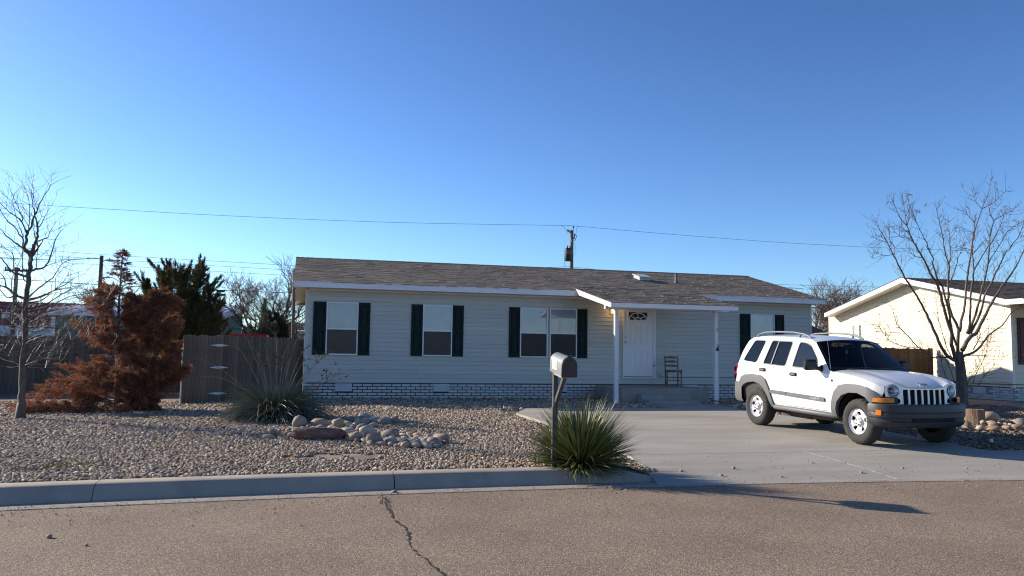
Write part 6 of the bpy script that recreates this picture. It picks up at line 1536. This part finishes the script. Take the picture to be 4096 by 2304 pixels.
# ------------------------------------------------------------------ poles and wires
up_ = thing('utility_pole', 'wooden power pole with a black transformer rising behind the house roof', 'pole', (16.86, 50, .2), world=True)
MB().tube([(16.85,50,-.5),(16.86,50,9.75)], [.15,.105], 10).build('pole', M['pole_wood'], up_, smooth=60)
Bm = Matrix.Translation((16.68, 49.86, 9.62)) @ Matrix.Rotation(rad(58), 4, 'Z')
MB().box(-.62, .62, -.045, .045, -.055, .055, M=Bm).build('cross_arm', mat('pale_timber', (.36,.31,.24), (.28,.24,.18), 6, .85), up_)
MB().tube([tuple(Bm @ Vector((-.45,-.05,-.03))), (16.82,49.88,8.98)], .018, 5).tube([tuple(Bm @ Vector((.38,-.05,-.03))), (16.84,49.88,8.98)], .018, 5).build('arm_brace', mat('pale_brace', (.45,.42,.37), rough=.6), up_)
MB().tube([(16.93,49.9,9.72),(16.93,49.9,9.98)], .012, 5).lathe([(0,.14),(.05,.12),(.06,.05),(.05,0),(0,0)], 8, Matrix.Translation((16.93,49.9,9.88))).build('insulator', M['black_plastic'], up_)
MB().tube([(16.98,49.9,9.50),(17.12,49.9,9.42),(17.14,49.9,9.32),(17.02,49.9,9.02),(16.97,49.9,9.05)], .022, 5).tube([(16.97,49.9,9.15),(17.02,49.9,9.48)], .035, 6).build('fuse_cutout', M['black_plastic'], up_)
tm = MB().lathe([(0,8.52),(.16,8.50),(.235,8.44),(.245,8.35),(.245,7.72),(.22,7.66),(0,7.65)], 16, Matrix.Translation((16.50,49.62,0))); tm.lathe([(0,.22),(.035,.2),(.05,.08),(.035,0)], 8, Matrix.Translation((16.42,49.55,8.46))).lathe([(0,.22),(.035,.2),(.05,.08),(.035,0)], 8, Matrix.Translation((16.60,49.6,8.46)))
tm.build('transformer', mat('transformer_black', (.012,.012,.016), rough=.5), up_, smooth=40)
MB().lathe([(.250,8.35),(.252,8.37),(.252,8.10),(.250,8.08)], 16, Matrix.Translation((16.50,49.62,0))).build('transformer_band', mat('rust_band', (.12,.08,.07), rough=.7), up_)
b = MB().tube([(16.35,49.5,8.55),(16.22,49.5,8.40),(16.20,49.5,7.6),(16.26,49.5,7.0),(16.24,49.5,5)], .010, 4).tube([(16.58,49.4,8.5),(16.56,49.4,7.5),(16.50,49.4,7.2),(16.55,49.4,6.5)], .010, 4).tube([(16.45,49.6,9.5),(16.25,49.7,9.85),(16.05,49.8,9.99)], .010, 4).tube([(17.10,49.9,9.45),(17.16,49.9,9.95),(17.22,49.9,10.06),(17.34,50,9.99)], .010, 4).tube([(17.0,49.9,8.9),(17.1,49.9,8.6),(17.12,49.9,8.3),(17.0,49.9,8.1)], .009, 4)
b.build('jumper_wire', M['wire'], up_)
slp = thing('street_lamp', 'brown wooden pole carrying a cobra head street lamp behind the dead conifer', 'street lamp', (-9.35, 42, .2), world=True)
MB().tube([(-9.36,42,-.2),(-9.33,42,5.98)], [.10,.085], 8).build('pole', mat('dark_pole', (.10,.07,.05), (.07,.05,.035), 5, .9), slp, smooth=60)
MB().tube([(-9.30,41.95,5.66),(-9.15,41.9,5.75),(-9.02,41.88,5.77)], .022, 6).tube([(-9.27,41.95,5.60),(-9.10,41.9,5.40),(-9.0,41.9,5.30)], .012, 4).build('lamp_arm', M['metal_grey'], slp)
MB().lathe([(0,.05),(.07,.045),(.12,.02),(.13,0),(.11,-.05),(.0,-.07)], 14, Matrix.Translation((-8.90,41.88,5.76)) @ Matrix.Diagonal((1.6,1,1,1)) ).tube([(-8.95,41.88,5.80),(-8.95,41.88,5.87)], .03, 8).build('lamp_head', mat('lamp_housing', (.28,.29,.32), rough=.5), slp, smooth=50)
fp_ = thing('utility_pole', 'distant power pole with a crowded cross arm at the far left', 'pole', (-18.4, 60, .2), world=True)
MB().tube([(-18.4,60,-.2),(-18.42,60,6.9)], [.16,.12], 8).build('pole', M['pole_wood'], fp_, smooth=60)
b = MB().box(-19.1, -17.7, 59.9, 60.0, 6.62, 6.74); rr = random.Random(2)
for i in range(11): x = -19.05+.135*i; b.lathe([(0,.20),(.05,.18),(.06,.05),(0,0)], 6, Matrix.Translation((x, 59.95, 6.74+rr.uniform(-.25,.0))))
b.build('cross_arm', M['wire'], fp_)
hp_ = thing('utility_pole', 'bare wooden pole standing at the left corner of the house', 'pole', (-.36, 36, .2)); MB().tube([(0,0,-.3),(-.04,0,4.9)], [.075,.062], 8).build('pole', M['pole_wood'], hp_, smooth=60)
ls = thing('light_pole', 'thin pole with two small floodlights beyond the metal shed roof', 'light pole', (-7.05, 75, .2)); MB().tube([(0,0,0),(0,0,6.7)], .07, 6).build('pole', M['metal_grey'], ls)
for z, dx in ((6.62,.12),(6.28,.18)): MB().box(dx-.42, dx+.28, -.15, .15, z-.10, z+.10, ch=.03).build('floodlight', M['wire'], ls)
def wire(label, pts, r=.013):
    P_ = smooth_path(pts, 5); tag(MB().tube(P_, r, 4).build('power_line', M['wire'], fixn=False), label, 'cable', 'overhead wires')
wire('highest overhead wire running left from the transformer pole', [(-40,50,9.9),(-18.21,50,9.58),(-9.76,50,9.5),(-3.21,50,9.5),(5.65,50,9.64),(16.9,50,10.05)], .012)
wire('overhead wire running right from the top of the transformer pole', [(16.9,50,10.05),(22.38,50,9.88),(29.87,50,9.72),(35.83,50,9.68),(44.29,50,9.76),(70,50,10.3)], .012)
wire('upper of the three thin wires above the left trees', [(-40,52,7.7),(-18.78,52,7.36),(-11.65,52,7.12),(-3.23,52,6.96),(4.36,52,6.87),(31.03,52,6.93),(36.15,52,6.96),(48.25,52,7.13),(60,52,7.3)], .013)
wire('middle of the three thin wires above the left trees', [(-40,54,7.6),(-19.48,54,7.26),(-12,54,7.05),(-3.34,54,6.87),(4.54,54,6.78),(32.22,54,6.86),(41.28,54,6.91),(60,54,7.2)], .013)
wire('lowest of the three thin wires above the left trees', [(-40,56,7.4),(-20.18,56,7.09),(-14.4,56,6.94),(-3.45,56,6.70),(4.72,56,6.62),(33.4,56,6.72),(42.34,56,6.73),(60,56,6.95)], .013)
wire('thick low wire passing behind the evergreens at the left', [(-40,48,5.6),(-17.23,48,5.24),(-10.77,48,5.04),(-2.92,48,4.93),(4.07,48,4.90),(16,48,4.92),(29.5,48,5.0),(46,48,5.15)], .022)
wire('sagging wire reaching the wooden street lamp pole from the left', [(-26,42,5.95),(-15.13,42,5.73),(-11.88,42,5.68),(-10.68,42,5.73),(-9.38,42,5.87)], .02)
wire('low wire attached to the transformer pole just above the roof ridge', [(6,50,6.95),(10.44,50,7.02),(15.39,50,7.25),(16.8,50,7.33),(19.17,50,7.19),(24.19,50,6.88),(34,50,6.5)], .013)

# ------------------------------------------------------------------ buildings beyond the fence
shed = thing('metal_shed', 'long green metal shed with a white ribbed roof behind the conifers', 'shed', (-8, 45, .2), world=True)
M['green_metal'] = mat('green_cladding', (.085,.165,.14), (.075,.145,.125), 1, .5); M['white_metal'] = mat('white_sheet_metal', (.62,.64,.70), (.56,.58,.64), 1, .4)
sw = MB().box(-12.05, -4.08, 45.05, 58.95, .1, 3.45).prism([(45.05,3.45),(58.95,3.45),(58.95,4.60)], -12.05, -4.08, 'x').build('wall', M['green_metal'], shed)
for i in range(27): MB().box(-11.95+.3*i, -11.90+.3*i, 45.0, 45.055, .12, 3.30).build('cladding_rib', M['green_metal'], sw)
b = MB()
for i in range(60): y = 45.3+.23*i; b.box(-4.085, -4.035, y, y+.07, .12, 3.30+(y-45)*.082)
b.build('cladding_ribs', M['green_metal'], sw, kind='stuff')
sr = MB().prism([(44.8,3.50),(59.2,4.70),(59.2,4.62),(44.8,3.42)], -12.3, -3.9, 'x').build('roof', M['white_metal'], shed)
for i in range(21): MB().prism([(44.78,3.502),(59.2,4.702),(59.2,4.76),(44.78,3.56)], -12.25+.41*i, -12.17+.41*i, 'x').build('roof_rib', M['white_metal'], sr)
MB().box(-12.3, -3.9, 44.775, 44.80, 3.22, 3.50).build('fascia', M['white_metal'], sr)
MB().prism([(44.8,3.50),(59.2,4.70),(59.2,4.42),(44.8,3.22)], -3.9, -3.875, 'x').build('rake_fascia', M['white_metal'], sr)
for x, y in ((-12.12,44.98),(-4.22,44.98)): MB().box(x, x+.18, y, y+.16, .1, 3.22).build('corner_trim', M['white_metal'], shed)
MB().box(-4.07, -4.0, 58.75, 58.97, .1, 4.4).build('corner_trim', M['white_metal'], shed)
mar = thing('building', 'maroon metal building with a white base at the far left edge', 'building', (-20, 62, .2), world=True)
MB().box(-40, -15.3, 62, 74, 3.12, 4.72).prism([(62,4.72),(68,5.0),(74,4.72)], -40, -15.3, 'x').build('wall', mat('maroon_cladding', (.15,.025,.06), (.13,.022,.052), 1, .5), mar); MB().box(-40, -15.28, 61.98, 74, .1, 3.12).build('base', M['white_metal'], mar)
MB().box(-19.75, -19.25, 61.9, 62, 3.6, 4.0).build('wall_sign', M['white_metal'], mar)
st = thing('shop', 'low distant shop front under a dark red sign with white capitals', 'shop', (0, 92, .2), world=True)
MB().box(-6, 6, 92, 100, .1, 3.62).build('wall', mat('shop_wall', (.40,.38,.37), (.34,.32,.32), 1, .7), st); MB().box(-6.1, 6.1, 91.6, 92, 3.62, 3.92).build('canopy', M['white_metal'], st)
sg = MB().box(-3.4, 3.2, 91.2, 91.5, 3.95, 4.78).build('sign', mat('sign_red', (.16,.02,.025), rough=.5), st)
MB().box(-2.6, 3.19, 91.17, 91.2, 3.96, 4.26).build('sign_band', mat('sign_white', (.66,.62,.62), rough=.5), sg)
text('lettering', 'M FELL', .62, Matrix.Translation((-.30, 91.18, 4.52)) @ Matrix.Rotation(rad(90), 4, 'X'), mat('sign_letter', (.72,.68,.68), rough=.5), sg, .01, .012, sx=1.05)
text('lettering', 'Clothing', .34, Matrix.Translation((.10, 91.16, 4.10)) @ Matrix.Rotation(rad(90), 4, 'X'), mat('sign_ink', (.05,.03,.03), rough=.6), sg, .004, .008, sx=1.3)
rd = thing('dumpster', 'red ribbed metal container showing just above the picket fence', 'container', (-2.1, 33, .2), world=True)
rb = MB().box(-2.88, -1.36, 33.05, 35, .2, 2.10).build('body', M['red_paint'], rd); MB().box(-2.92, -1.32, 33.0, 35.04, 2.10, 2.20).build('top_rail', M['red_paint'], rd)
for i in range(8): MB().box(-2.86+.205*i, -2.80+.205*i, 33.0, 33.05, .25, 2.10).build('rib', M['red_paint'], rb)
leafy('foliage', thing('bush', 'dark round bush beyond the fence right of the metal shed', 'bush', (-3.9, 60, .2)), M['dkgreen'], [((0,0,1.2),(0,0,3.0),.42,1500)], (.1,.25), (.03,.07), 15)
